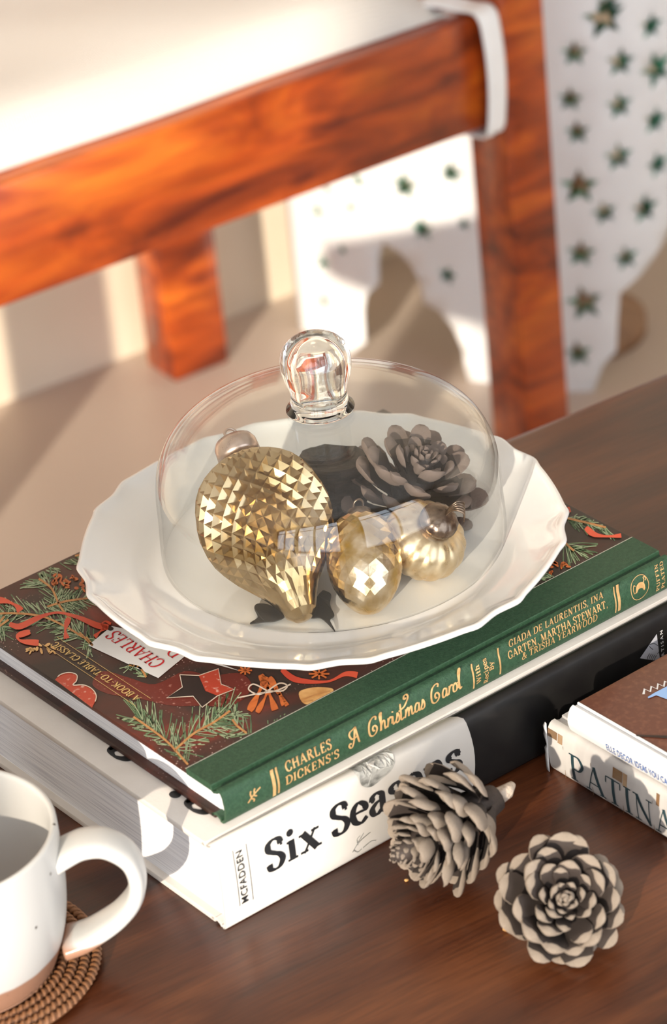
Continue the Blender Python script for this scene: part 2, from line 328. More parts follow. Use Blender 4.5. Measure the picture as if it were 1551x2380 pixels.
SCRIPT = {
'A': (.95, [((.0, .0), (.08, -.1), (.2, -.04), (.34, .3), (.5, .8), (.58, 1.0)), ((.58, 1.0), (.6, .6), (.66, .12), (.74, .05)), ((.12, .55), (.22, .42), (.4, .4), (.66, .46)), ((.12, .55), (.1, .72), (.2, .84), (.36, .9), (.58, 1.0)), ((.0, .0), (-.04, .1), (.04, .2), (.14, .14))]),
'C': (.86, [((.66, .80), (.72, .92), (.62, 1.02), (.44, .98), (.22, .76), (.1, .4), (.14, .08), (.34, -.06), (.56, .06), (.66, .3), (.58, .48), (.44, .5), (.36, .36), (.42, .22), (.5, .26))]),
'h': (.5, [((.02, .0), (.12, .5), (.24, .98), (.18, 1.04), (.12, .9), (.1, .4), (.06, 0)), ((.1, .3), (.26, .52), (.36, .48), (.34, .2), (.38, .02), (.5, .1))]),
'r': (.34, [((.02, .0), (.1, .3), (.14, .52)), ((.1, .3), (.2, .48), (.32, .52), (.34, .44))]),
'i': (.26, [((.0, .1), (.1, .5), (.08, .14), (.14, .0), (.26, .12)), ((.15, .7), (.17, .76))]),
's': (.34, [((.0, .06), (.14, .36), (.2, .54), (.28, .34), (.26, .08), (.12, -.02), (.04, .08))]),
't': (.32, [((.16, .96), (.1, .5), (.06, .14), (.12, .0), (.28, .1)), ((-.04, .58), (.16, .62), (.4, .7), (.62, .9), (.74, 1.14), (.66, 1.34), (.48, 1.32), (.44, 1.16), (.54, 1.1), (.58, 1.18))]),
'm': (.72, [((.02, .0), (.1, .3), (.14, .5)), ((.1, .25), (.24, .5), (.32, .46), (.28, 0)), ((.3, .25), (.46, .5), (.54, .46), (.52, .12), (.58, 0), (.7, .1))]),
'a': (.44, [((.34, .46), (.2, .52), (.06, .34), (.04, .08), (.14, 0), (.28, .14), (.36, .5)), ((.36, .5), (.32, .14), (.36, 0), (.46, .1))]),
'o': (.4, [((.2, .52), (.06, .36), (.04, .1), (.14, 0), (.28, .1), (.32, .36), (.22, .52), (.3, .46), (.42, .48))]),
'l': (.3, [((.0, .1), (.14, .6), (.28, 1.1), (.22, 1.24), (.14, 1.0), (.1, .4), (.12, .02), (.26, .1))]),
' ': (.36, [])}
def script_text(txt):
    V, F = [], []; x = 0
    for ch in txt:
        adv, st = SCRIPT[ch]; k0 = len(V)
        for s in st: nibstroke(cr(s, 7), .125, .075, V, F)
        for k in range(k0, len(V)): V[k] = Vector((V[k].x + x, V[k].y))
        x += adv
    return V, F, x
def sans_text(txt, off=0.0, space=1.0):
    cu = bpy.data.curves.new('t', 'FONT'); cu.body = txt; cu.offset = off; cu.space_character = space; cu.resolution_u = 3
    o = bpy.data.objects.new('t', cu); COL.objects.link(o); bpy.context.view_layer.update()
    me = o.to_mesh(); V = [Vector((v.co.x, v.co.y)) for v in me.vertices]; F = [tuple(p.vertices) for p in me.polygons]
    o.to_mesh_clear(); bpy.data.objects.remove(o); bpy.data.curves.remove(cu)
    x0 = min(v.x for v in V); x1 = max(v.x for v in V); y1 = max(v.y for v in V)
    return [Vector(((v.x - x0) / y1, v.y / y1)) for v in V], F, (x1 - x0) / y1
def put_text(name, tv, mat, parent, o, U, Vv, eps=2e-4, extra=None):
    """tv unit text; o origin, U full-width vector, Vv cap-height vector (all in the parent's frame)"""
    V, F, w = tv; n = U.cross(Vv).normalized()
    W3 = [o + U * (v.x / w) + Vv * v.y + n * eps for v in V]
    return mesh(name, W3, [tuple(f) for f in F], mat, parent)
def poly2(name, loops, mat, parent, mapf):
    V, F = [], []
    for lp in loops:
        k = len(V); V += [mapf(p) for p in lp]; F.append(tuple(range(k, k + len(lp))))
    return mesh(name, V, F, mat, parent)

# ------------------------------------------------------------------ book builder
def book(name, origin, yaw, z, L, W, T, bt, m_board, m_spine, m_page, inset=.0035, spine_r=.0015, groove=.0018, m_low=None, g0=.0075):
    root = empty(name, (origin[0], origin[1], z), yaw)
    box('cover_board', (0, g0, T - bt), (L, W, T), m_board, root, .0005, 2)
    box('cover_board', (0, g0, 0), (L, W, bt), m_low or m_board, root, .0005, 2)
    # page block with a slightly hollow fore-edge
    V, F = [], []; n = 8
    for x in (inset, L - inset):
        for i in range(n + 1):
            zz = bt * 1.0 + (T - 2 * bt) * i / n; q = (i / n - .5) * 2
            V.append((x, W - inset - .003 * (1 - q * q), zz))
        V.append((x, .003, T - bt)); V.append((x, .003, bt))
    k = n + 3
    F.append(tuple(range(k))); F.append(tuple(range(2 * k - 1, k - 1, -1)))
    for i in range(k): F.append((i, k + i, k + (i + 1) % k, (i + 1) % k))
    mesh('page_block', V, F, m_page, root)
    # spine and hinges: one bent sheet, thick 1.6 mm
    s = spine_r; prof = [(g0 + .002, T - .0006), (g0 - .0012, T - groove), (g0 * .55, T - groove * .55), (g0 * .48, T - .0001), (.0018, T - .0002), (.0006, T - .0010), (-s * .2, T - .0026)]
    for i in range(1, 8):
        q = i / 8; prof.append((-s * math.sin(math.pi * q) * .6 - s * .2, T - .0026 - (T - .0052) * q))
    top = [p for p in prof[:7]]
    prof += [(a, T - b) for (a, b) in reversed(top)]
    V, F = [], []; P = [Vector(p) for p in prof]; nP = len(P)
    inner = []
    for i, p in enumerate(P):
        d = (P[min(i + 1, nP - 1)] - P[max(i - 1, 0)]).normalized(); inner.append(p + Vector((-d.y, d.x)) * .0013)
    ring = P + inner[::-1]; m = len(ring)
    for x in (0, L): V += [(x, p.x, p.y) for p in ring]
    for i in range(m): F.append((i, (i + 1) % m, m + (i + 1) % m, m + i))
    for i in range(nP - 1):
        a, b, c, d = i, i + 1, m - 2 - i, m - 1 - i
        F.append((d, c, b, a)); F.append((m + a, m + b, m + c, m + d))
    bm = bmesh.new(); me = bpy.data.meshes.new('t'); me.from_pydata(V, [], F); bm.from_mesh(me); bpy.data.meshes.remove(me)
    fromb('spine', bm, m_spine, root, smooth=True, auto=38)
    return root
def loc_of(root):
    mi = (Matrix.Translation(root.location) @ root.rotation_euler.to_matrix().to_4x4()).inverted()
    return lambda p: mi @ p
def spine_map(root, eps):
    """pixel -> point on the plane of the spine, in the book's own frame"""
    mw = Matrix.Translation(root.location) @ root.rotation_euler.to_matrix().to_4x4()
    o = mw @ Vector((0, -.0012 - eps, 0)); n = (mw.to_3x3() @ Vector((0, -1, 0))); mi = mw.inverted()
    return lambda p: mi @ pixplane(p[0], p[1], o, n)
def top_map(root, T, eps):
    mi = loc_of(root)
    return lambda p: mi(pixz(p[0], p[1], root.location.z + T + eps))
def conform(root, T, s, names, k6=.6, base=.2, pad=0.0):
    for o in root.children:
        nm = o.name.split('.')[0]
        if nm in names and o.data:
            for v in o.data.vertices:
                q_ = min(1, max(0, (T - .0026 - v.co.z) / (T - .0052)))
                if nm.startswith('leaf') and v.co.z > T - .0016:     # the drawing runs on over the top edge into the hinge
                    y = min(.0060, 1.7 * (v.co.z - T + .0016)); e_ = names[nm]
                    if y < .0014: v.co.y = -.0009 - e_ + y * 1.1; v.co.z = T - .0016 + y * 1.5 + e_
                    else: v.co.y = y; v.co.z = T + .0006 + e_ - max(0, y - .0036) * .55
                    continue
                v.co.y = -(s * k6 * math.sin(math.pi * q_) + s * base + pad) - names[nm]
            o.data.update()
EX, EZ = Vector((1, 0, 0)), Vector((0, 0, 1))

# ------------------------------------------------------------------ cookbook: cream, thick, at the bottom of the stack
T1 = .0406; BY = .6205
bk1 = book('cookbook', (-.0615, -.2255), BY, 0, .262, .215, T1, .0030, M_CREAM, M_SPINEW, M_PAPER)
tag(bk1, 'thick cream hardcover cookbook lying flat under the green book', 'book')
# white wrap over the first half of the spine
WEND = .1315; V, F = [], []
prof = [(.0062, T1 - .0010), (.0036, T1 + .0004), (.0018, T1 + .0003), (.0003, T1 - .0007), (-.0008, T1 - .0024)]
for i in range(1, 8):
    q = i / 8; prof.append((-.0012 * math.sin(math.pi * q) * .5 - .0010, T1 - .0026 - (T1 - .0052) * q))
prof += [(a, T1 - b) for (a, b) in [(-.0008, T1 - .0024), (.0003, T1 - .0007), (.0018, T1 + .0000)]]
for (y, z) in prof:
    xe = WEND + .003 * math.sin(math.pi * min(1, max(0, z / T1))) - (.008 * max(0, (y - .0005) / .006) if z > T1 / 2 else 0)
    V += [(-.0003, y, z), (xe, y, z)]
for i in range(len(prof) - 1): F.append((2 * i, 2 * i + 1, 2 * i + 3, 2 * i + 2))
wrap = mesh('spine_wrap', V, F, M_SPINEW, bk1, smooth=True); wrap['label'] = 'white paper part of the spine'
sm = wrap.modifiers.new('s', 'SOLIDIFY'); sm.thickness = .0005; sm.offset = 0
V, F = [], []
for (y, z) in prof: V += [(.105, y + .0003, z - (.0003 if y > .0005 and z > T1 / 2 else 0)), (.2623, y + .0003, z - (.0003 if y > .0005 and z > T1 / 2 else 0))]
for i in range(len(prof) - 1): F.append((2 * i, 2 * i + 1, 2 * i + 3, 2 * i + 2))
bf = mesh('black_spine_sheet', V, F, M_BLACKP, bk1, smooth=True); bf['label'] = 'black lower part of the spine'
s1 = spine_map(bk1, .0022)
o = s1((626, 2034)); e = s1((1082, 1797)); h = s1((614, 1964))
E_SIX = serif_text('Six Seasons', .215, .075, .0)
put_text('title_lettering', E_SIX, M_INK, bk1, o, EX * (e.x - o.x), EZ * ((h.z - o.z) * .93))
o = s1((582, 2097)); e = s1((560, 1987))
put_text('author_lettering', sans_text('MCFADDEN', .012, 1.05), M_INK, bk1, Vector((o.x, o.y, o.z)), EZ * (e.z - o.z + .001), EX * -.0034)
lines = []
for (a, b) in (((567, 2108), (545, 1982)), ((598, 2093), (576, 1966))):
    p, q = s1(a), s1(b); x = (p.x + q.x) / 2 - .0004
    lines += [[(x + dx, p.y, p.z + (q.z - p.z) * (k + dk) / 8) for dx, dk in ((0, 0), (.0003, 0), (.0003, 1), (0, 1))] for k in range(8)]
poly2('rule_lines', lines, M_INK, bk1, lambda p: Vector(p))
# leaf drawing and sprout on the spine
M_LEAFP = mk('grey_leaf_print', (.36, .355, .33), .55, n=(150, (.10, .10, .09), .46, .66, (1, 1, 2)))
M_LEAFL = mk('pale_leaf_vein', (.58, .57, .53), .55, n=(200, (.48, .47, .44), .4, .7))
leaf = cr([(838, 1740), (862, 1722), (905, 1708), (932, 1716), (930, 1750), (918, 1790), (895, 1812), (868, 1832), (846, 1828), (840, 1795), (832, 1765)], 5, True)
lc = sum((Vector((p.x, p.y)) for p in leaf), Vector((0, 0))) / len(leaf); nl = len(leaf); V, F = [], []
for i in range(7): V += [lc.lerp(Vector((p.x, p.y)), max(.02, i / 6)) for p in leaf]
for i in range(6):
    for j in range(nl): F.append((i * nl + j, i * nl + (j + 1) % nl, (i + 1) * nl + (j + 1) % nl, (i + 1) * nl + j))
mesh('leaf_print', [s1(v) for v in V], F, M_LEAFP, bk1)
V, F = [], []
for a, b, c in [((862, 1828), (878, 1780), (895, 1715)), ((880, 1780), (900, 1760), (925, 1745)), ((884, 1765), (870, 1750), (846, 1740)), ((872, 1800), (860, 1780), (838, 1770)), ((874, 1795), (895, 1790), (915, 1785)), ((868, 1812), (855, 1800), (842, 1795))]:
    nibstroke(cr([a, b, c], 5), 1.2, 1.2, V, F)
s1b = spine_map(bk1, .0024)
mesh('leaf_vein_print', [s1b(v) for v in V], F, M_LEAFL, bk1)
V, F = [], []
for a, b, c in [((826, 1985), (838, 1962), (850, 1940)), ((836, 1968), (846, 1955), (866, 1938)), ((838, 1968), (835, 1955), (842, 1946)), ((850, 1975), (868, 1960), (880, 1958)), ((828, 1980), (838, 1985), (846, 1978))]:
    nibstroke(cr([a, b, c], 5), 1.6, 1.6, V, F)
mesh('sprout_print', [s1(v) for v in V], F, M_LEAFP, bk1)
# publisher's mark: grey triangle with a face drawn in lines and ARTISAN down its side
M_GREYP = mk('grey_mark_ink', (.48, .48, .52), .45, n=(120, (.42, .42, .46), .4, .7))
sk = spine_map(bk1, .0004); sk2 = spine_map(bk1, .0006)
poly2('publisher_mark', [[(1528, 1474), (1535, 1537), (1488, 1530)]], M_GREYP, bk1, lambda p: sk(p))
V, F = [], []
for s in [((1512, 1498), (1522, 1496), (1530, 1501)), ((1510, 1502), (1514, 1506), (1519, 1510)), ((1533, 1503), (1534, 1512), (1529, 1520))] + [((1511 + 4 * k, 1519 + k), (1507 + 4 * k, 1526 + k), (1505 + 4 * k, 1533 + k)) for k in range(5)]:
    nibstroke(cr(s, 4), 1.3, 1.3, V, F)
mesh('mark_lines', [sk2(v) for v in V], F, M_INK, bk1)
o = sk((1545, 1535)); e = sk((1537, 1467))
M_WHITEI = mk('white_ink', (.72, .71, .70), .5, n=(90, (.66, .65, .64), .4, .7))
put_text('publisher_lettering', sans_text('ARTISAN', .01, 1.5), M_WHITEI, bk1, o, EZ * (e.z - o.z), EX * -.0016)
# big title on the front board, mostly under the green book: tops of S, i and S show
t1 = top_map(bk1, T1, .0002)
o1 = t1((497, 1893))
o1 = Vector((.0135, .0215, T1))
put_text('front_title_lettering', E_SIX, M_INK, bk1, o1 + EX * .0165, Vector((0, .17, 0)), EX * -.020)

conform(bk1, T1, .0012, {'title_lettering': .0003, 'author_lettering': .0005, 'rule_lines': .0003, 'leaf_print': .00045, 'leaf_vein_print': .0006, 'sprout_print': .0003}, .5, 0, .00125)
conform(bk1, T1, .0012, {'publisher_mark': .0001, 'mark_lines': .0002, 'publisher_lettering': .0001}, .5, 0, .00095)
# ------------------------------------------------------------------ green book
T2 = .0165; GY = .6222; LG, WG = .249, .200
def art_mat():
    m, t, b = nt('printed_cover_art'); N, L = t.nodes, t.links
    tc = N.new('ShaderNodeTexCoord')
    n1 = N.new('ShaderNodeTexNoise'); n1.inputs['Scale'].default_value = 22; n1.inputs['Detail'].default_value = 4; n1.inputs['Distortion'].default_value = .8
    r1 = N.new('ShaderNodeValToRGB'); e = r1.color_ramp.elements
    e[0].position = .42; e[0].color = (.022, .012, .008, 1); e[1].position = .70; e[1].color = (.20, .022, .010, 1); k = e.new(.57); k.color = (.06, .014, .008, 1)
    n2 = N.new('ShaderNodeTexVoronoi'); n2.inputs['Scale'].default_value = 620
    r2 = N.new('ShaderNodeValToRGB'); r2.color_ramp.elements[0].position = .10; r2.color_ramp.elements[0].color = (1, 1, 1, 1); r2.color_ramp.elements[1].position = .2; r2.color_ramp.elements[1].color = (0, 0, 0, 1)
    n3 = N.new('ShaderNodeTexNoise'); n3.inputs['Scale'].default_value = 30
    r3 = N.new('ShaderNodeValToRGB'); r3.color_ramp.elements[0].position = .52; r3.color_ramp.elements[1].position = .66
    mu = N.new('ShaderNodeMath'); mu.operation = 'MULTIPLY'
    mx = N.new('ShaderNodeMix'); mx.data_type = 'RGBA'; mx.inputs[7].default_value = (.62, .42, .36, 1)
    for q in (n1, n2, n3): L.new(tc.outputs['Object'], q.inputs['Vector'])
    L.new(n1.outputs[0], r1.inputs[0]); L.new(n2.outputs['Distance'], r2.inputs[0]); L.new(n3.outputs[0], r3.inputs[0])
    L.new(r2.outputs[0], mu.inputs[0]); L.new(r3.outputs[0], mu.inputs[1]); L.new(mu.outputs[0], mx.inputs[0]); L.new(r1.outputs[0], mx.inputs[6])
    L.new(mx.outputs[2], b.inputs['Base Color']); b.inputs['Roughness'].default_value = .42
    return m
M_ART = art_mat()
gb = book('green_book', (-.0568, -.2100), GY, T1 + .0002, LG, WG, T2, .0028, M_ART, M_CLOTH, M_PAPER, groove=.0022)
tag(gb, 'green cloth-spined book with a printed Christmas cover under the white plate', 'book')
ga = top_map(gb, T2, .00012); gB = top_map(gb, T2, .00024); gC = top_map(gb, T2, .00036); gD = top_map(gb, T2, .00048)
# cloth quarter on the front board
q = (ga((433, 1787)).y + ga((1485, 1240)).y) / 2
box('cloth_quarter', (-.0003, .0072, T2 - .0027), (LG + .0003, q, T2 + .0003), M_CLOTH, gb, .0003, 1)
box('cloth_edge_line', (0, q, T2), (LG, q + .0003, T2 + .0002), mk('cream_line', (.6, .58, .48), .5, n=(200, (.5, .48, .4), .4, .7)), gb)
# ---- printed pictures (thin ink layers lying on the board)
M_NEED = mk('needle_green_print', (.16, .24, .11), .42, n=(160, (.06, .13, .06), .35, .7))
M_NEED2 = mk('needle_pale_print', (.40, .46, .27), .42, n=(160, (.24, .32, .18), .35, .7))
M_TWIG = mk('twig_print', (.52, .25, .08), .42, n=(300, (.36, .14, .04), .4, .7))
M_RIB = mk('ribbon_print', (.66, .085, .035), .42, n=(50, (.48, .045, .02), .4, .7))
M_CINN = mk('cinnamon_print', (.62, .16, .03), .42, n=(90, (.40, .08, .015), .35, .7, (1, 4, 1)))
M_COOK = mk('cookie_print', (.42, .045, .018), .42, n=(420, (.66, .36, .28), .58, .70))
M_DARK = mk('dark_print', (.014, .009, .007), .42, n=(30, (.03, .014, .01), .4, .7))
M_LINE = mk('pale_print', (.72, .60, .48), .42, n=(100, (.6, .48, .36), .4, .7))
M_TAGP = mk('tag_print', (.66, .65, .63), .42, n=(60, (.62, .61, .59), .4, .7))
M_REDI = mk('red_ink', (.50, .015, .02), .42, n=(100, (.42, .01, .015), .4, .7))
M_NUT = mk('nut_print', (.66, .38, .14), .42, n=(120, (.45, .2, .05), .4, .7))
def inside(p):  # clip to the printed panel, in book coordinates
    return .0015 < p.x < LG - .0015 and q + .0006 < p.y < WG - .0015
def strokes(name, S, mat, mp, wid):
    V, F = [], []
    for s in S: nibstroke(s, wid, wid, V, F)
    W3 = [mp(v) for v in V]; F = [f for f in F if all(inside(W3[i]) for i in f)]
    if F: return mesh(name, W3, F, mat, gb)
def branch(stem, n, ln, seed, spread=(35, 70), wid=2.2):
    rd = random.Random(seed); P = cr(stem, 10); A, B = [], []
    for i in range(n):
        k = rd.random() * (len(P) - 2); j = int(k); p = P[j].lerp(P[j + 1], k - j); d = (P[j + 1] - P[j]).normalized()
        sd = rd.choice((-1, 1)); a = R_(rd.uniform(*spread)) * sd; l = ln * rd.uniform(.6, 1.15)
        u = Vector((d.x * math.cos(a) - d.y * math.sin(a), d.x * math.sin(a) + d.y * math.cos(a)))
        mid = p + u * l * .5 - Vector((-u.y, u.x)) * sd * l * .07; end = p + u * l - Vector((-u.y, u.x)) * sd * l * .2
        (A if rd.random() < .6 else B).append(cr([p, mid, end], 3))
    strokes('needle_print', A, M_NEED, ga, wid); strokes('needle_print', B, M_NEED2, gB, wid * .85); strokes('twig_print', [P], M_TWIG, gC, wid * 2.2)
branch([(437, 1777), (390, 1725), (345, 1690), (310, 1666)], 90, 60, 1, (30, 75))
branch([(405, 1745), (450, 1705), (495, 1680), (535, 1652)], 80, 58, 2, (30, 75))
branch([(590, 1715), (555, 1690), (540, 1672)], 34, 42, 3)
branch([(165, 1440), (140, 1410), (120, 1368), (90, 1345)], 60, 50, 4)
branch([(110, 1410), (150, 1398), (205, 1390)], 60, 42, 5)
branch([(195, 1482), (150, 1455), (95, 1432), (20, 1425), (-40, 1432)], 130, 46, 6)
branch([(10, 1432), (-10, 1460), (20, 1440)], 40, 44, 7)
branch([(70, 1330), (150, 1300), (200, 1285)], 60, 40, 8)
branch([(340, 1574), (325, 1552), (300, 1545)], 40, 28, 9)
branch([(200, 1480), (215, 1500), (185, 1470)], 50, 36, 10)
branch([(1318, 1204), (1370, 1216), (1420, 1228), (1490, 1240)], 90, 34, 11, (15, 60))
branch([(1312, 1258), (1325, 1272), (1335, 1280)], 30, 62, 12, (20, 60))
branch([(1300, 1345), (1280, 1350), (1265, 1352)], 24, 30, 13)
branch([(620, 1705), (640, 1690), (660, 1682)], 20, 28, 14)
def ribbon(pts, w): return [tuple(p) for p in pts], w
def ribs(name, lst, mat, mp):
    V, F = [], []
    for pts, w in lst:
        P = cr(pts, 8); k0 = len(V); L = len(P)
        for i, p in enumerate(P):
            d = (P[min(i + 1, L - 1)] - P[max(i - 1, 0)]).normalized(); ww = w * (.75 + .35 * math.sin(i / L * 9))
            V += [p + Vector((-d.y, d.x)) * ww / 2, p - Vector((-d.y, d.x)) * ww / 2]
        for i in range(L - 1): F.append((k0 + 2 * i, k0 + 2 * i + 1, k0 + 2 * i + 3, k0 + 2 * i + 2))
    W3 = [mp(v) for v in V]; F = [f for f in F if all(inside(W3[i]) for i in f)]
    return mesh(name, W3, F, mat, gb)
ribs('ribbon_print', [([(-30, 1395), (10, 1396), (38, 1408), (48, 1420)], 15), ([(22, 1450), (45, 1456), (80, 1440), (110, 1428), (140, 1424), (185, 1436), (225, 1453), (252, 1458)], 13),
                      ([(160, 1436), (152, 1462), (155, 1484)], 12), ([(70, 1468), (42, 1478), (50, 1490), (90, 1494)], 13), ([(252, 1460), (236, 1452), (245, 1444), (258, 1450)], 6), ([(250, 1456), (235, 1466), (220, 1480)], 9)], M_RIB, gD)
ribs('ribbon_print', [([(1300, 1196), (1330, 1182), (1360, 1180), (1384, 1192)], 13), ([(1362, 1226), (1385, 1243), (1430, 1246), (1486, 1237)], 13)], M_RIB, gD)
def blob(name, pts, mat, mp, n=5, clip=True):
    P = [mp(tuple(p)) for p in cr(pts, n, True)]
    if clip:
        for p in P: p.x = max(.0008, min(LG - .0008, p.x)); p.y = max(q + .0005, min(WG - .0008, p.y))
    return mesh(name, P, [tuple(range(len(P)))], mat, gb)
# red dusted areas, star, gingerbread man's rounded outline
blob('red_dust_print', [(240, 1560), (300, 1575), (360, 1590), (430, 1560), (490, 1570), (560, 1565), (585, 1600), (540, 1640), (470, 1640), (400, 1640), (330, 1625), (250, 1612), (215, 1590)], mk('red_dust_ink', (.13, .016, .008), .42, n=(420, (.45, .20, .15), .60, .72)), ga)
STAR = [(418, 1568), (462, 1570), (508, 1554), (514, 1590), (545, 1602), (506, 1617), (470, 1644), (449, 1618), (387, 1622), (424, 1597)]
mesh('star_print', [gB(p) for p in STAR], [tuple(range(10))], M_DARK, gb)
mesh('star_cookie_print', [gC(p) for p in [(462, 1570), (508, 1554), (514, 1590), (545, 1602), (506, 1617), (478, 1606)]], [tuple(range(6))], M_COOK, gb)
strokes('star_outline_print', [[Vector(p) for p in STAR + STAR[:1]]], M_LINE, gD, 2.0)
GM = cr([(128, 1580), (140, 1568), (160, 1563), (178, 1568), (178, 1582), (170, 1592), (195, 1592), (215, 1602), (224, 1620), (214, 1645)], 5)
mesh('gingerbread_print', [gB(p) for p in GM], [tuple(range(len(GM)))], M_COOK, gb)
strokes('gingerbread_outline_print', [GM], M_LINE, gD, 2.2)
# cone pictures
for kk, (cx, cy, nn, mm) in enumerate([(165, 1352, 26, M_CINN), (105, 1508, 14, M_NUT), (1308, 1322, 20, M_CINN)]):
    rd = random.Random(40 + kk); lp = []
    for i in range(nn):
        x = cx + rd.uniform(-42, 30); y = cy + (x - cx) * .18 + rd.uniform(-14, 14); a = rd.uniform(0, 3); w, hh = rd.uniform(5, 9), rd.uniform(2, 4)
        lp.append([(x + w * math.cos(t) * math.cos(a) - hh * math.sin(t) * math.sin(a), y + w * math.cos(t) * math.sin(a) + hh * math.sin(t) * math.cos(a)) for t in [k * .785 for k in range(8)]])
    lp = [l for l in lp if all(inside(gC(p)) for p in l)]
    poly2('cone_print', lp, mm, gb, lambda p: gC(p))
# cinnamon sticks tied with twine, walnut, wooden spoon with star anise
for a, b, w in [((580, 1652), (618, 1572), 16), ((598, 1656), (628, 1592), 12), ((606, 1568), (640, 1650), 15), ((626, 1574), (662, 1638), 14), ((640, 1600), (668, 1640), 9)]:
    ribs('cinnamon_print', [([a, ((a[0] + b[0]) / 2 + 2, (a[1] + b[1]) / 2), b], w)], M_CINN, gC)
strokes('twine_print', [cr([(552, 1622), (600, 1612), (640, 1606), (676, 1590)], 6), cr([(622, 1606), (590, 1590), (578, 1602), (600, 1614), (622, 1606)], 6), cr([(622, 1606), (650, 1588), (668, 1594), (655, 1606), (622, 1606)], 6)], M_LINE, gD, 3.2)
blob('walnut_print', [(695, 1610), (715, 1600), (745, 1597), (775, 1602), (765, 1622), (735, 1638), (705, 1634)], M_NUT, gB)
strokes('walnut_line_print', [cr([(700, 1628), (730, 1616), (768, 1606)], 6), cr([(706, 1632), (740, 1624), (760, 1614)], 6)], M_TWIG, gC, 2)
ribs('spoon_print', [([(655, 1556), (690, 1580), (760, 1584), (805, 1566), (842, 1572)], 13)], M_RIB, gB)
strokes('anise_print', [[Vector((742, 1566)), Vector((742 + 24 * math.cos(k * .785), 1566 + 13 * math.sin(k * .785)))] for k in range(8)], M_CINN, gD, 4)
strokes('anise_print', [[Vector((570, 1558)), Vector((570 + 16 * math.cos(k * .785), 1558 + 10 * math.sin(k * .785)))] for k in range(8)], M_CINN, gD, 4)
# gift tag with the red lettering
mesh('tag_print', [gC(p) for p in [(260, 1455), (292, 1462), (560, 1560), (430, 1525), (368, 1576), (205, 1500)]], [(0, 1, 2, 3, 4, 5)], M_TAGP, gb)
lp = [[(257 + 7 * math.cos(k * .52), 1461 + 5 * math.sin(k * .52)) for k in range(12)]]
poly2('tag_eyelet_print', lp, M_DARK, gb, lambda p: gD(p))
o = gD((388, 1540)); e = gD((252, 1474)); h = gD((368, 1546))
ud = Vector((0, 1, 0))
put_text('tag_lettering', serif_text('CHARLES', .15, .06, .0), M_REDI, gb, o, Vector((0, (e - o).y, 0)), Vector((-.0068, 0, 0)), 1e-4)
o = gD((433, 1527))
put_text('tag_lettering', serif_text('D', .15, .06, .0), M_REDI, gb, Vector((gD((388, 1540)).x + .0105, o.y + .003, o.z)), Vector((0, .0065, 0)), Vector((-.0068, 0, 0)), 1e-4)
o = gD((317, 1636)); e = gD((124, 1490)); xx = (gD((328, 1618)).x + gD((122, 1488)).x) / 2
o = gD((330, 1622)); e = gD((138, 1488))
put_text('subtitle_lettering', serif_text('A BOOK-TO-TABLE CLASSIC', .17, .075, .03), M_GILT, gb, Vector((o.x - .0000, o.y, o.z)), Vector((0, e.y - o.y, 0)), Vector((-.0036, 0, 0)), 1e-4)
lines = []
for dx in (.0022, -.0056): lines.append([(o.x + dx, o.y - .003, o.z), (o.x + dx + .0002, o.y - .003, o.z), (o.x + dx + .0002, e.y + .003, o.z), (o.x + dx, e.y + .003, o.z)])
poly2('subtitle_rule_lines', lines, M_GILT, gb, lambda p: Vector(p))
# ---- gilt work on the spine
gs = spine_map(gb, .0006)
def spine_text(tv, p0, p1, ptop, mat=M_GOLD, name='spine_lettering', mpf=gs, par=gb):
    o, e, h = mpf(p0), mpf(p1), mpf(ptop)
    return put_text(name, tv, mat, par, o, EX * (e.x - o.x), EZ * abs(h.z - o.z), 1e-4)
spine_text(serif_text('CHARLES', .21, .10, .08), (668, 1797), (776, 1745), (665, 1776))
spine_text(serif_text("DICKENS'S", .21, .10, .06), (667, 1827), (792, 1763), (663, 1808))
spine_text(script_text('A Christmas Carol'), (815, 1738), (1078, 1607), (812, 1702))
spine_text(serif_text('GIADA DE LAURENTIIS, INA', .19, .09, .06), (1188, 1508), (1408, 1402), (1185, 1493))
spine_text(serif_text('GARTEN, MARTHA STEWART,', .19, .09, .05), (1184, 1534), (1416, 1422), (1181, 1519))
spine_text(serif_text('& TRISHA YEARWOOD', .19, .09, .07), (1216, 1536), (1392, 1449), (1213, 1521))
for txt, a, b in [('With', (1121, 1587), (1118, 1542)), ('Recipes', (1139, 1587), (1131, 1528)), ('By', (1150, 1556), (1147, 1537))]:
    o, e = gs(a), gs(b)
    put_text('spine_lettering', serif_text(txt, .2, .1, .03), M_GOLD, gb, o, EZ * (e.z - o.z) * .92, EX * -.0024, 1e-4)
for txt, a, b, hh in [('PUFFIN', (1537, 1374), (1527, 1315), .0019), ('PLATED', (1549, 1367), (1541, 1308), .0019)]:
    o, e = gs(a), gs(b)
    put_text('publisher_lettering', serif_text(txt, .2, .09, .05), M_GOLD, gb, o, EZ * (e.z - o.z), EX * -hh, 1e-4)
V, F = [], []
for (a, b, w) in [((636, 1792), (642, 1853), 7), ((646, 1786), (652, 1846), 4.2), ((1099, 1547), (1107, 1602), 3.6), ((1160, 1510), (1169, 1568), 3.6), ((1429, 1368), (1438, 1425), 3), ((1437, 1363), (1446, 1420), 6.5)]:
    pa, pb = gs(a), gs(b); x = (pa.x + pb.x) / 2; ww = w / 5200 / .81 / 2; k = len(V)
    mesh('spine_bar', [(x + sg * ww, pa.y, pb.z + (pa.z - pb.z) * i / 8) for i in range(9) for sg in (-1, 1)], [(2 * i, 2 * i + 1, 2 * i + 3, 2 * i + 2) for i in range(8)], M_GOLD, gb)
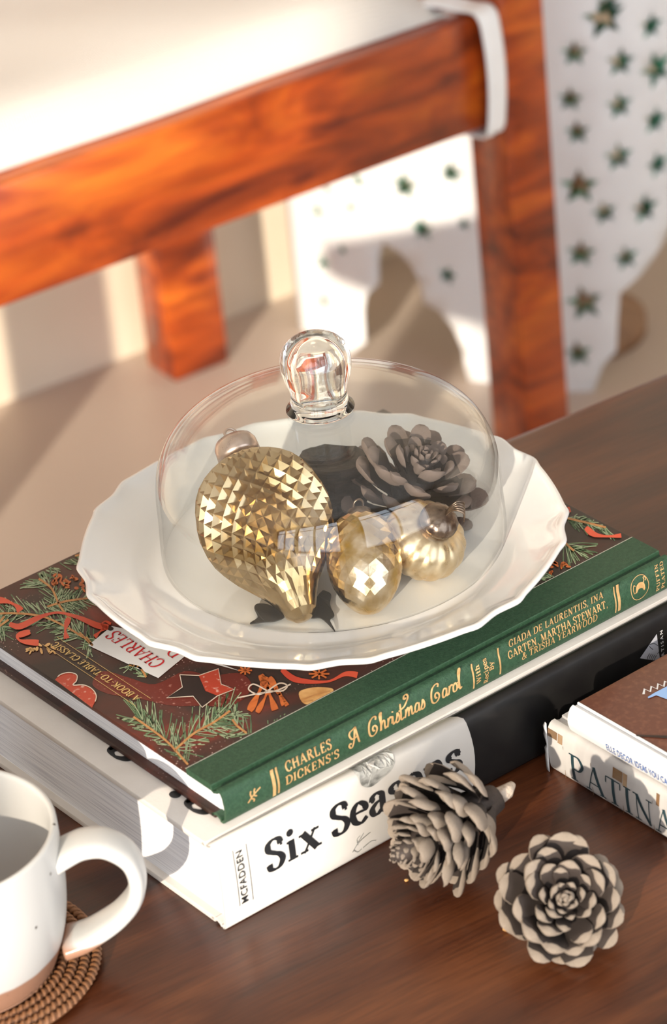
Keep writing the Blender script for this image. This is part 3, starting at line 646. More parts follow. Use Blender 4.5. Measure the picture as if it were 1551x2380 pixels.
# holly sprig and the oval bird mark
V, F = [], []
c = gs((590, 1851))
for s in [((-.0028, -.0022), (0, .0002), (.0042, .0022)), ((-.0008, -.0003), (-.0012, .0014), (-.0006, .0026)), ((.0008, .0006), (.001, .0022), (.0016, .0028)), ((-.0008, -.001), (.0004, -.0018), (.0002, -.003)), ((.0005, .0001), (.0014, -.0006), (.002, -.0008))]:
    nibstroke(cr(s, 4), .0008, .0006, V, F)
mesh('holly_mark', [(c.x + v.x, c.y, c.z + v.y) for v in V], F, M_GOLD, gb)
V, F = [], []; c = gs((1490, 1367))
nibstroke([(.0052 * math.cos(k * math.pi / 16), .0060 * math.sin(k * math.pi / 16)) for k in range(33)], .0004, .0004, V, F)
k = len(V); body = cr([(-.0026, -.0012), (-.0018, .0014), (.0004, .0024), (.0026, .0014), (.0030, -.0014), (.0022, -.0022), (.0012, -.0006), (-.0008, -.0004), (-.0020, -.0018)], 4, True)
V += [Vector((p.x, p.y)) for p in body]; F.append(tuple(range(k, len(V))))
nibstroke(cr([(-.0024, -.0012), (-.0034, -.0016), (-.0038, .0004), (-.0032, .0022), (-.0024, .0016)], 4), .0004, .0004, V, F)
nibstroke(cr([(.0022, .0016), (.0030, .0026), (.0028, .0040), (.0040, .0034), (.0038, .0020)], 4), .0005, .0005, V, F)
mesh('oval_bird_mark', [(c.x + v.x, c.y, c.z + v.y) for v in V], F, M_GOLD, gb)

conform(gb, T2, .0015, {'spine_lettering': .0002, 'publisher_lettering': .0002, 'spine_bar': .0002, 'holly_mark': .0002, 'oval_bird_mark': .0002})

# ------------------------------------------------------------------ two books at the right
YP = R_(-54.9); T3, T4 = .0252, .0135
M_GREYC = mk('grey_jacket', (.62, .60, .58), .38, coat=.2, n=(14, (.48, .45, .43), .35, .65))
M_PATI = mk('pale_interior_print', (.66, .63, .59), .36, coat=.2, n=(26, (.46, .43, .41), .36, .62, (1.5, 1, .4)))
M_WHITEC = mk('white_jacket', (.80, .79, .78), .32, coat=.3, n=(30, (.74, .73, .72), .4, .7))
M_BROWN = mk('brown_jacket', (.115, .033, .018), .35, coat=.25, n=(420, (.19, .07, .038), .48, .8))
pa = book('interiors_book', (.0821, -.1360), YP, 0, .27, .215, T3, .0028, M_GREYC, M_PATI, M_PAPER, inset=.004)
tag(pa, 'pale grey jacketed interiors book with dark serif title on the table, beneath the brown book', 'book')
ps = spine_map(pa, .0006)
M_TEAL = mk('dark_teal_ink', (.018, .045, .055), .45, n=(90, (.03, .06, .07), .4, .7))
o = ps((1327, 1814)); e = ps((1551, 1947)); h = ps((1331, 1757))
put_text('title_lettering', serif_text('PATINA', .125, .04, .02), M_TEAL, pa, o + Vector((-.0012, 0, .0005)), EX * (e.x - o.x + .0055), EZ * (h.z - o.z - .0005), 1e-4)
M_TAN2 = mk('pale_tan_print', (.40, .27, .16), .4, n=(200, (.3, .18, .1), .4, .7))
M_TAN = mk('tan_print', (.22, .14, .08), .4, n=(200, (.2, .1, .04), .4, .7))
def onsp(name, pts, mat, mp, par): return poly2(name, [pts], mat, par, lambda p: mp(p))
ps0 = spine_map(pa, .0003)
xz = lambda x, z: Vector((x, ps0((1400, 1800)).y, z))
for (x0, x1, z0, z1, m_) in [(.0, .006, T3 - .0065, T3 - .0028, M_TAN), (.0065, .0095, T3 - .0072, T3 - .0028, M_TAN2), (.0415, .0475, T3 - .008, T3 - .0028, M_TAN), (.0478, .0505, T3 - .009, T3 - .0028, M_TAN2), (.0685, .0705, T3 - .0085, T3 - .0028, M_TAN)]:
    mesh('jacket_picture', [xz(x0, z0), xz(x1, z0), xz(x1, z1), xz(x0, z1)], [(0, 1, 2, 3)], m_, pa)
for x in (.0098, .0275, .0468, .066):
    mesh('jacket_crease', [xz(x, .001), xz(x + .00022, .001), xz(x + .0003, T3 - .0075), xz(x + .0001, T3 - .0075)], [(0, 1, 2, 3)], M_TAN, pa)
conform(pa, T3, .0015, {'title_lettering': .0003, 'jacket_picture': .00015, 'jacket_crease': .0002})
# torn jacket edge at the head
V, F = [], []; rd = random.Random(5)
for i in range(12):
    z = T3 * i / 11; V += [(.0002, -.0016, z), (-.0008 - rd.random() * .0018, -.0012, z)]
for i in range(11): F.append((2 * i, 2 * i + 2, 2 * i + 3, 2 * i + 1))
tj = mesh('torn_jacket_edge', V, F, M_WHITEC, pa, smooth=True); tm = tj.modifiers.new('s', 'SOLIDIFY'); tm.thickness = .0003
el = book('decor_book', (.0821 + .575 * .0135 + .818 * .0008, -.1360 - .818 * .0135 + .575 * .0008), YP + R_(.6), T3 + .0001, .26, .21, T4, .0018, M_BROWN, M_WHITEC, M_PAPER, inset=.003, groove=.0012, g0=.0050)
tag(el, 'brown-covered decor book with a white spine lying on the pale grey one', 'book')
es = spine_map(el, .0006)
M_BLUE = mk('blue_ink', (.06, .15, .42), .45, n=(90, (.08, .18, .46), .4, .7))
o = es((1408, 1740)); e = es((1551, 1812)); h = es((1411, 1726))
put_text('spine_lettering', sans_text('ELLE DECOR IDEAS YOU CAN', .004, 1.02), M_BLUE, el, Vector((o.x, o.y, .0036)), EX * ((e.x - o.x) * 1.045), EZ * .0034, 1e-4)
conform(el, T4, .0015, {'spine_lettering': .0005})
et = top_map(el, T4, .00015); et2 = top_map(el, T4, .0003)
# white strip of jacket beside the hinge, zig-zag and blue letter edge on the brown cover
box('jacket_hinge', (0, .0046, T4 - .0017), (.26, .0056, T4 + .0002), M_WHITEC, el, .0003, 1)
V, F = [], []; zz = []
a, b = et((1488, 1606)), et((1551, 1582))
for k in range(14):
    x = a.x + (b.x - a.x) * k / 8; y = a.y + (b.y - a.y) * k / 8
    zz.append(Vector((x + (0 if k % 2 else .0030), y + (.0007 if k % 2 else -.0007))))
nibstroke([Vector((v.x, v.y)) for v in zz], .0011, .0011, V, F)
mesh('zigzag_print', [(v.x, v.y, T4 + .0002) for v in V], F, M_WHITEI, el)
M_SKY = mk('sky_blue_print', (.30, .48, .80), .4, n=(60, (.25, .42, .74), .4, .7))
P = [et2(p) for p in [(1506, 1620), (1522, 1610), (1600, 1570), (1640, 1620), (1600, 1660), (1551, 1625), (1526, 1616), (1508, 1623)]]
mesh('letter_print', P, [tuple(range(8))], M_SKY, el)
P = [et2(p) for p in [(1478, 1708), (1551, 1710), (1600, 1704), (1600, 1713), (1551, 1716), (1480, 1711)]]
mesh('thin_line_print', P, [tuple(range(6))], M_DARK, el)

# ------------------------------------------------------------------ plate
ZB = T1 + .0002 + T2 + .0005       # top of the green book
PC = Vector((-.006, -.0435, ZB)); ZW = ZB + .0082
plate = None
R0 = .1085
def scal(a, r, z):
    w = max(0.0, (r - .088) / (R0 - .088))
    k = (a * 9 / (2 * math.pi) + .22) % 1.0; d = min(k, 1 - k)
    s = math.cos(2 * math.pi * k) * .006 - .014 * math.exp(-(d / .085) ** 2) + .010 * math.exp(-((d - .17) / .06) ** 2)
    return 1 + s * w ** 1.4
prof = [(0, .0062 + .002), (.05, .0062 + .002), (.074, .0062 + .002), (.0795, .0088), (.0835, .0112), (.090, .0132), (.098, .0152), (.1035, .0166), (.1052, .0178), (.1066, .0186), (.1078, .0186), (.1085, .0178), (.1080, .0164), (.1060, .0150), (.098, .0124), (.088, .0096), (.080, .0062), (.074, .0040), (.067, .0034), (.0655, .0002), (.064, 0), (.0625, .0002), (.061, .0034), (.03, .0040), (0, .0040)]
plate = lathe('plate', prof, M_PLATE, n=360, rmod=scal)
plate.location = PC; tag(plate, 'white scalloped porcelain plate resting on the green book', 'plate')
ZW = ZB + .0082

# ------------------------------------------------------------------ glass dome
DC = Vector((-.0010, -.0345, ZW + .0002)); RD = .0768; HD = .0625
dome = empty('glass_dome', DC)
tag(dome, 'clear glass cloche with a round knob covering the gold ornaments', 'glass dome')
out_p = [(RD + .0004, 0), (RD + .0006, .006), (RD, .020), (RD - .0003, .032), (RD - .002, .0425), (RD - .0068, .0520), (RD - .0155, .0590), (RD - .028, .0634), (RD - .044, .0654), (.017, .0662), (.0, .0664)]
th = .0015
op = [tuple(p) for p in cr([(a, b) for a, b in out_p], 6)]
ip = []
P2 = [Vector(p) for p in op]
for i, p in enumerate(P2):
    d = (P2[min(i + 1, len(P2) - 1)] - P2[max(i - 1, 0)]).normalized(); q2 = p + Vector((-d.y, d.x)) * th; ip.append((max(0, q2.x), q2.y))
ip[0] = (op[0][0] - th, 0); ip[-1] = (0, op[-1][1] - th)
lathe('bell', ip[::-1] + [(op[0][0] - th * .5, -.0001 + .0001)] + op, M_DOME, dome, n=128)
kn = cr([(0, .0636), (.0128, .0636), (.0150, .0642), (.0148, .0652), (.0132, .0672), (.0124, .0705), (.0128, .0745), (.0146, .0800), (.0156, .0850), (.0153, .0900), (.0136, .0945), (.0100, .0978), (.0055, .0996), (0, .1002)], 5)
lathe('knob', [(max(0, p[0]), p[1] + .0030) for p in kn], M_KNOB, dome, n=64)
# trapped bubble in the knob
kb = cr([(0, .0665), (.0070, .0668), (.0080, .0700), (.0078, .0760), (.0088, .0830), (.0085, .0880), (.0055, .0915), (0, .0925)], 5)
lathe('knob_hollow', [(max(0, p[0]), p[1] + .0030) for p in kb[::-1]], M_KNOB, dome, n=48)
for v in dome.children:
    if v.name.startswith('knob_hollow'): v.data.flip_normals()

# ------------------------------------------------------------------ ornaments
def metal(name, c1, c2, rough, sc=60, bump=.1):
    m, t, b = nt(name); N, L = t.nodes, t.links
    tc = N.new('ShaderNodeTexCoord'); nz = N.new('ShaderNodeTexNoise'); nz.inputs['Scale'].default_value = sc; nz.inputs['Detail'].default_value = 6
    rp = N.new('ShaderNodeValToRGB'); rp.color_ramp.elements[0].position = .35; rp.color_ramp.elements[1].position = .68
    rp.color_ramp.elements[0].color = (*c1, 1); rp.color_ramp.elements[1].color = (*c2, 1)
    rr = N.new('ShaderNodeMapRange'); rr.inputs[1].default_value = .3; rr.inputs[2].default_value = .75; rr.inputs[3].default_value = rough * .7; rr.inputs[4].default_value = rough * 1.7
    bp = N.new('ShaderNodeBump'); bp.inputs['Strength'].default_value = bump; bp.inputs['Distance'].default_value = .001
    L.new(tc.outputs['Object'], nz.inputs['Vector']); L.new(nz.outputs[0], rp.inputs[0]); L.new(nz.outputs[0], rr.inputs[0]); L.new(nz.outputs[0], bp.inputs['Height'])
    L.new(rp.outputs[0], b.inputs['Base Color']); L.new(rr.outputs[0], b.inputs['Roughness']); L.new(bp.outputs[0], b.inputs['Normal']); b.inputs['Metallic'].default_value = 1
    return m
M_ORN = metal('mercury_gold', (.40, .27, .12), (.60, .46, .28), .14, 40, .08)
M_EGG = metal('crackled_gold', (.50, .31, .07), (.80, .68, .52), .18, 110, .25)
M_PUMP = metal('matte_gold', (.58, .42, .22), (.76, .62, .42), .30, 160, .2)
M_BRONZE = metal('aged_bronze', (.10, .07, .055), (.34, .26, .20), .3, 200, .4)
M_COPPER = metal('rose_cap', (.50, .36, .30), (.66, .52, .44), .25, 120, .2)
def axis_rot(ax):  # rotation taking +Z to ax
    return Vector((0, 0, 1)).rotation_difference(Vector(ax)).to_euler()
def studded(prof, ncol, nrow, bump, fade, mat, name, parent):
    """body of revolution (axis z) covered in rhombic pyramids; prof(t)->(r,z)"""
    V, F = [], []
    def at(row, col, h):
        t = row / nrow; r, z = prof(t); a = 2 * math.pi * (col + (row % 2) * .5) / ncol
        r2, z2 = prof(min(1, t + .01)); r1, z1 = prof(max(0, t - .01)); tx, tz = r2 - r1, z2 - z1; l = math.hypot(tx, tz) or 1
        nx, nz_ = -tz / l, tx / l
        rr = r + nx * h; return Vector((rr * math.cos(a), rr * math.sin(a), z + nz_ * h))
    idx = {}
    for row in range(nrow + 1):
        for col in range(ncol): idx[row, col] = len(V); V.append(at(row, col, 0))
    for row in range(1, nrow):
        for col in range(ncol):
            odd = row % 2
            up = idx[row - 1, (col + odd) % ncol] if odd else idx[row - 1, col % ncol]
            # neighbours of lattice site between columns at this row
            L_ = idx[row, col]; Rr = idx[row, (col + 1) % ncol]
            um = idx[row - 1, (col + (1 if odd else 0)) % ncol]; dm = idx[row + 1, (col + (1 if odd else 0)) % ncol]
            t = row / nrow; hh = bump * fade(t)
            pk = len(V); q_ = at(row, col + .5, hh); V.append(q_)
            for (a, b) in ((L_, um), (um, Rr), (Rr, dm), (dm, L_)): F.append((a, b, pk))
    for row in (0, nrow):
        rj = 1 if row == 0 else nrow - 1; odd = rj % 2
        for col in range(ncol):
            F.append((idx[row, col], idx[row, (col + 1) % ncol], idx[rj, (col if not odd else col) % ncol]))
    bm = bmesh.new(); me = bpy.data.meshes.new('t'); me.from_pydata(V, [], F); bm.from_mesh(me); bpy.data.meshes.remove(me)
    return fromb(name, bm, mat, parent, smooth=False)
def sprof(pts):
    P = cr([(a, b) for a, b in pts], 16)
    cl = [0]
    for i in range(1, len(P)): cl.append(cl[-1] + (P[i] - P[i - 1]).length)
    def f(t):
        s = t * cl[-1]
        for i in range(1, len(P)):
            if cl[i] >= s - 1e-12:
                k = (s - cl[i - 1]) / max(1e-12, cl[i] - cl[i - 1]); p = P[i - 1].lerp(P[i], k); return max(1e-5, p.x), p.y
        return max(1e-5, P[-1].x), P[-1].y
    return f
# big studded one: z from -.034 (cap end) to the tip
big_s = 1.0
big = empty('gold_ornament', (-.0298, -.0660, ZW + .035)); big.rotation_mode = 'XYZ'
tag(big, 'large gold glass bauble covered in pointed studs with a smooth tapering tip', 'ornament')
bp_ = sprof([(.006, -.0320), (.0150, -.0295), (.0250, -.0205), (.0296, -.005), (.0288, .0075), (.0240, .0180), (.0172, .0275), (.0122, .0345), (.0092, .0405), (.0070, .0460), (.0036, .0492), (.0, .0500)])
studded(bp_, 22, 25, .0038, lambda t: .5 if t < .05 else max(.02, min(1, (.80 - t) * 6)) * (1 - .35 * max(0, t - .4) / .4), M_ORN, 'body', big)
lathe('cap', [(0, -.0325), (.0085, -.0328), (.0098, -.0350), (.0096, -.0400), (.0084, -.0425), (0, -.043)], M_COPPER, big, n=32)
lathe('loop', [(.0030 + .0007 * math.cos(k * .785), .0007 * math.sin(k * .785)) for k in range(9)], M_COPPER, big, n=24)
big.children[-1].rotation_euler = (R_(90), 0, 0); big.children[-1].location = (0, 0, -.0458)
big.rotation_euler = axis_rot((.25, -.80, -.54))
big.scale = (big_s,) * 3; settle(big, ZW + .0003)
# egg
egg = empty('egg_ornament', (.0110, -.0888, ZW + .017))
tag(egg, 'small faceted gold egg bauble lying beside the big studded one', 'ornament')
ep = sprof([(.004, -.0215), (.0100, -.0205), (.0148, -.013), (.0165, -.003), (.0153, .007), (.0112, .0155), (.0054, .0215), (.0, .0230)])
studded(ep, 15, 22, .00035, lambda t: max(.1, 1 - t * .8), M_EGG, 'body', egg)
lathe('cap', [(0, -.0205), (.0052, -.0208), (.0058, -.0225), (.0052, -.0250), (0, -.0255)], M_BRONZE, egg, n=24)
lathe('loop', [(.0026 + .0005 * math.cos(k * .785), .0005 * math.sin(k * .785)) for k in range(9)], M_BRONZE, egg, n=24)
egg.children[-1].rotation_euler = (R_(90), 0, .6); egg.children[-1].location = (0, 0, -.0275)
egg.rotation_euler = axis_rot((.0, -.78, -.60)); settle(egg, ZW + .0003)
# ribbed pumpkin-shaped bauble
pum = empty('ribbed_ornament', (.0377, -.0712, ZW + .016))
tag(pum, 'squat ribbed gold bauble with a dark bronze cap in front of the cone', 'ornament')
pp = [(0, -.0118), (.006, -.0126), (.0125, -.0108), (.0172, -.0055), (.0186, .001), (.0168, .0072), (.0120, .0112), (.0070, .0124), (.0, .0122)]
lathe('body', [(max(0, p[0]), p[1]) for p in cr(pp, 6)], M_PUMP, pum, n=144, rmod=lambda a, r, z: 1 + .055 * (abs(math.cos(a * 8)) - .6) * min(1, r / .012))
lathe('cap', [(max(0, p[0]), p[1]) for p in cr([(0, .0112), (.0062, .0118), (.0086, .0142), (.0082, .0178), (.0055, .0204), (.0022, .0216), (0, .0218)], 5)], M_BRONZE, pum, n=48, rmod=lambda a, r, z: 1 + .03 * math.cos(a * 14) * (1 if z > .017 else 0))
for k in range(5):
    a = -.5 + .25 * k
    tube('loop_wire', cr([(.0005, a * .002, .0212), (.0002 + .001, a * .003, .0260), (.003, a * .005, .0285), (.0062, a * .006, .0278), (.0080, a * .007, .0238)], 5), .00042, M_BRONZE, pum, 6)
pum.rotation_euler = axis_rot((.46, -.36, .80)); settle(pum, ZW + .0003)

# ------------------------------------------------------------------ pine cones
M_SCD = mk('cone_scale_dark', (.030, .020, .016), .75, n=(240, (.065, .046, .036), .4, .7), bump=(500, .3))
M_SCL = mk('cone_scale_tip', (.56, .45, .35), .75, n=(200, (.24, .165, .12), .48, .68), bump=(450, .7))
M_SCD2 = mk('dusky_scale_dark', (.045, .034, .030), .75, n=(240, (.085, .065, .055), .4, .7), bump=(500, .3))
M_SCL2 = mk('dusky_scale_tip', (.34, .25, .21), .75, n=(260, (.14, .10, .08), .44, .66), bump=(450, .7))
M_UMBO = mk('scale_point', (.36, .20, .12), .6, n=(300, (.24, .12, .07), .4, .7))
def scale_mesh(name, mats, width, thick, bend, top_from, low_from, cup=.08):
    """woody pad: thin root, thick rounded end; pale over the end and the under side of the end, dark elsewhere"""
    us = [0, .30, .55, .75, .88, .96, 1.0]; ws = [.26, .50, .84, .98, .84, .56, .22]; hs = [.10, .28, .62, 1.0, .95, .70, .20]
    m = len(us); nv = 6; V, F, MI = [], [], []
    for sg in (1, -1):
        for i in range(m):
            for j in range(nv):
                v = (j / (nv - 1) - .5) * 2; e = 1 - .8 * v * v
                V.append((us[i], v * ws[i] * width * .5, bend * us[i] ** 2 + cup * v * v * us[i] * ws[i] + sg * thick * .5 * hs[i] * e + (thick * .22 if sg > 0 and i == 4 and abs(v) < .3 else 0)))
    n1 = m * nv
    for i in range(m - 1):
        for j in range(nv - 1):
            a = i * nv + j
            F.append((a, a + nv, a + nv + 1, a + 1)); MI.append(1 if us[i] >= top_from else 0)
            F.append((n1 + a, n1 + a + 1, n1 + a + nv + 1, n1 + a + nv)); MI.append(1 if us[i] >= low_from else 0)
    bd = [i * nv for i in range(m)] + [(m - 1) * nv + j for j in range(1, nv)] + [i * nv + nv - 1 for i in range(m - 2, -1, -1)]
    for a, b in zip(bd, bd[1:]):
        F.append((a, n1 + a, n1 + b, b)); MI.append(1 if us[min(a, b) // nv] >= low_from else 0)
    me = bpy.data.meshes.new(name); me.from_pydata(V, [], F)
    for q_ in mats: me.materials.append(q_)
    me.polygons.foreach_set('material_index', MI); me.polygons.foreach_set('use_smooth', [True] * len(F)); me.update()
    me.set_sharp_from_angle(angle=R_(60)); return me
def cone(name, label, loc, axis, H, Rm, n, el0, el1, smesh, mcore, spin=0.0, seed=1, zs=0.0, group=None, wfac=1.0, lprof=None):
    rd = random.Random(seed); root = empty(name, loc); tag(root, label, 'pine cone', group)
    lathe('core', [(0, 0), (Rm * .22, 0), (Rm * .34, H * .2), (Rm * .28, H * .55), (Rm * .12, H * .82), (0, H * .86)], mcore, root, n=12)
    for i in range(n):
        t = (i + .5) / n; a = i * 2.39996 + spin
        el = R_(el0 + (el1 - el0) * t ** 1.15 + rd.uniform(-10, 10))
        ln = Rm * (lprof(t) if lprof else (.72 + .40 * math.sin(math.pi * min(1, t * 1.25 + .12)) - .55 * t * t)) * rd.uniform(.90, 1.07)
        z = H * (.06 + .74 * t); rc = Rm * .2 * (1 - t)
        M = Matrix.Translation((rc * math.cos(a), rc * math.sin(a), z)) @ Euler((0, 0, a)).to_matrix().to_4x4() @ Euler((rd.uniform(-.22, .22), -el, rd.uniform(-.13, .13))).to_matrix().to_4x4()
        wv = ln * wfac * (1.15 - .35 * t) * rd.uniform(.82, 1.15)
        o = bpy.data.objects.new('scale', smesh); link(o, root); o.matrix_local = M @ Matrix.Diagonal((ln, wv, ln, 1))
    root.rotation_euler = axis_rot(axis)
    return root
S_A = scale_mesh('scale_open', (M_SCD, M_SCL), .42, .11, .14, .80, .55)
S_B = scale_mesh('scale_broad', (M_SCD, M_SCL), .47, .17, .20, .85, .45)
S_C = scale_mesh('scale_dusky', (M_SCD2, M_SCL2), .46, .15, .12, .75, .55)
c1 = cone('pine_cone', 'weathered pine cone lying on its side against the cream cookbook', (.0545, -.1955, .03), (-.82, -.55, -.06), .064, .0265, 104, 26, 60, S_A, M_SCD, 0, 3)
tube('stalk', [(0, 0, .002), (0, 0, -.006), (.001, .001, -.010)], [.004, .0032, .0015], M_SCL, c1, 8)
c1.rotation_euler.rotate_axis('Z', .7); settle(c1, .0003)
c2 = cone('pine_cone', 'pale-tipped pine cone standing alone with its rosette of scales turned up', (.0745, -.2445, .028), (.03, -.70, .62), .034, .0245, 74, 8, 80, S_B, M_SCD, .4, 5)
settle(c2, .0003)
c3 = cone('pine_cone', 'open dark pine cone under the glass dome', (.030, -.030, ZW + .012), (.36, -.10, .90), .042, .0285, 60, 4, 68, S_C, M_SCD2, 1.1, 8)
settle(c3, ZW + .0003)
# a chunk of dark bark behind the ornaments
M_BARK = mk('dark_bark', (.018, .013, .011), .85, n=(120, (.05, .036, .03), .42, .68, (1, 1, 3)), bump=(160, 1.0, (1, 1, 3)))
bk = empty('bark_piece', (.0005, -.0215, ZW)); tag(bk, 'rough dark chunk of bark standing behind the gold baubles', 'bark')
rd = random.Random(12)
for i in range(7):
    z0 = .0045 * i + rd.uniform(0, .001); z1 = z0 + .0062; V, F = [], []; n = 18
    ox, oy = rd.uniform(-.0018, .0018), rd.uniform(-.0012, .0012)
    rr = [.0165 * (1 + rd.uniform(-.10, .10)) for _ in range(n)]
    for z, k in ((z0, .97), (z0 + .0018, 1.0), (z1 - .001, .99), (z1, .93)):
        for j in range(n):
            a = 2 * math.pi * j / n; V.append((ox + rr[j] * k * math.cos(a), oy + .8 * rr[j] * k * math.sin(a), max(0, z + rd.uniform(-.0006, .0006))))
    for q_ in range(3):
        for j in range(n): F.append((q_ * n + j, q_ * n + (j + 1) % n, (q_ + 1) * n + (j + 1) % n, (q_ + 1) * n + j))
    F.append(tuple(range(n - 1, -1, -1))); F.append(tuple(range(3 * n, 4 * n)))
    mesh('bark_layer', V, F, M_BARK, bk)
settle(bk, ZW + .0003)
# thin black curled shapes on the plate under the tip of the big bauble
M_SHAPEB = mk('black_leaf', (.014, .013, .012), .5, n=(90, (.03, .028, .025), .4, .7))
for k, (pts, lab) in enumerate([([(582, 1456), (600, 1440), (592, 1420), (600, 1410), (625, 1412), (650, 1425), (662, 1440), (640, 1450), (612, 1452)], 'black curled leaf scrap on the plate left of the bauble tip'),
                         ([(722, 1440), (735, 1400), (750, 1375), (770, 1385), (768, 1410), (778, 1435), (768, 1448), (780, 1470), (762, 1455), (745, 1442)], 'black curled leaf scrap on the plate between the two baubles')]):
    P = [pixz(p[0], p[1], ZW + .0004) for p in cr(pts, 5, True)]; c = sum(P, Vector()) / len(P); n = len(P)
    for p in P: p.z = ZW + .0003 + .0012 * abs(math.sin((p - c).length * 180))
    V = [p - c for p in P] + [p - c + Vector((0, 0, .0005)) for p in P]
    F = [tuple(range(n - 1, -1, -1)), tuple(range(n, 2 * n))] + [(i, (i + 1) % n, n + (i + 1) % n, n + i) for i in range(n)]
    lo_ = mesh('dried_leaf', V, F, M_SHAPEB); lo_.location = c; tag(lo_, lab, 'leaf')

# ------------------------------------------------------------------ mug on a rattan coaster
MC = Vector((-.1690, -.2375, 0))
def mug_mat():
    m, t, b = nt('stoneware'); N, L = t.nodes, t.links
    tc = N.new('ShaderNodeTexCoord'); sx = N.new('ShaderNodeSeparateXYZ'); nz = N.new('ShaderNodeTexNoise'); nz.inputs['Scale'].default_value = 30
    ad = N.new('ShaderNodeMath'); ad.operation = 'MULTIPLY_ADD'; ad.inputs[1].default_value = .012
    rp = N.new('ShaderNodeValToRGB'); rp.color_ramp.elements[0].position = .22; rp.color_ramp.elements[1].position = .235
    rp.color_ramp.elements[0].color = (.36, .19, .12, 1); rp.color_ramp.elements[1].color = (.60, .58, .54, 1)
    mr = N.new('ShaderNodeMapRange'); mr.inputs[1].default_value = 0; mr.inputs[2].default_value = .09
    vo = N.new('ShaderNodeTexVoronoi'); vo.inputs['Scale'].default_value = 95; vo.inputs['Randomness'].default_value = 1
    r2 = N.new('ShaderNodeValToRGB'); r2.color_ramp.elements[0].position = .055; r2.color_ramp.elements[0].color = (.10, .07, .05, 1); r2.color_ramp.elements[1].position = .075; r2.color_ramp.elements[1].color = (1, 1, 1, 1)
    mx = N.new('ShaderNodeMix'); mx.data_type = 'RGBA'; mx.blend_type = 'MULTIPLY'; mx.inputs[0].default_value = 1
    L.new(tc.outputs['Object'], sx.inputs[0]); L.new(tc.outputs['Object'], nz.inputs['Vector']); L.new(tc.outputs['Object'], vo.inputs['Vector'])
    L.new(nz.outputs[0], ad.inputs[0]); L.new(sx.outputs[2], ad.inputs[2]); L.new(ad.outputs[0], mr.inputs[0]); L.new(mr.outputs[0], rp.inputs[0])
    L.new(vo.outputs['Distance'], r2.inputs[0]); L.new(rp.outputs[0], mx.inputs[6]); L.new(r2.outputs[0], mx.inputs[7]); L.new(mx.outputs[2], b.inputs['Base Color'])
    b.inputs['Roughness'].default_value = .28
    return m
M_MUG = mug_mat()
CT = .0062
mug = empty('mug', (MC.x, MC.y, CT)); tag(mug, 'speckled white stoneware mug with a tan unglazed foot on the woven coaster', 'mug')
mp_ = [(0, .0), (.034, .0), (.0375, .0008), (.0400, .004), (.0445, .018), (.0468, .034), (.0472, .052), (.0470, .0640), (.0466, .0656), (.0455, .0660), (.0444, .0652), (.0440, .062), (.0438, .05), (.0430, .03), (.0395, .012), (.032, .006), (0, .005)]
lathe('body', [(max(0, p[0]), p[1]) for p in cr(mp_, 4)], M_MUG, mug, n=96)
HA_ = R_(-4); hd = Vector((math.cos(HA_), math.sin(HA_), 0))
hp = [hd * x + Vector((0, 0, z)) for x, z in [(.0440, .0500), (.0500, .0535), (.0570, .0565), (.0655, .0560), (.0735, .0495), (.0762, .0400), (.0742, .0300), (.0675, .0215), (.0595, .0155), (.0520, .0110), (.0440, .0085)]]
tube('handle', cr(hp, 5), .0098, M_MUG, mug, 20, sx=.40, up=(-hd.y * 0 + hd.cross(Vector((0, 0, 1))).x * 0 + 0, 0, 0) if False else None)
# re-make the handle's section so that its broad side is across the plane of the loop
hob = mug.children[-1]; side = hd.cross(Vector((0, 0, 1))).normalized()
pts = cr(hp, 5); n = 20; V = []
for i, p in enumerate(pts):
    tdir = (pts[min(i + 1, len(pts) - 1)] - pts[max(i - 1, 0)]).normalized(); nrm = side.cross(tdir).normalized(); f_ = i / (len(pts) - 1)
    rw = .0105 - .0022 * math.sin(math.pi * f_); rt = .0042 - .0006 * math.sin(math.pi * f_)
    for k in range(n):
        a = 2 * math.pi * k / n; ca, sa = math.cos(a), math.sin(a)
        V.append(p + side * (rw * math.copysign(abs(ca) ** .7, ca)) + nrm * (rt * math.copysign(abs(sa) ** .8, sa)))
for v, c in zip(hob.data.vertices, V): v.co = c
hob.data.update()
M_RAT = mk('rattan', (.30, .135, .055), .5, n=(120, (.17, .065, .025), .38, .66), bump=(300, .2))
cs = empty('coaster', (MC.x + .002, MC.y + .002, 0)); tag(cs, 'round woven rattan coaster under the stoneware mug', 'coaster')
RC = .0550; step = .0046
lathe('backing', [(0, .0008), (RC - .004, .0008), (RC - .004, .0022), (0, .0022)], mk('rattan_dark', (.07, .03, .014), .7, n=(90, (.10, .045, .02), .4, .7)), cs, n=64)
rings = []
k = 0
while RC - .0024 - k * step > .006:
    r = RC - .0024 - k * step; rings.append(r)
    lathe('coil', [(r + .0016 * math.cos(j * .785), .0032 + .0016 * math.sin(j * .785)) for j in range(9)], M_RAT, cs, n=72); k += 1
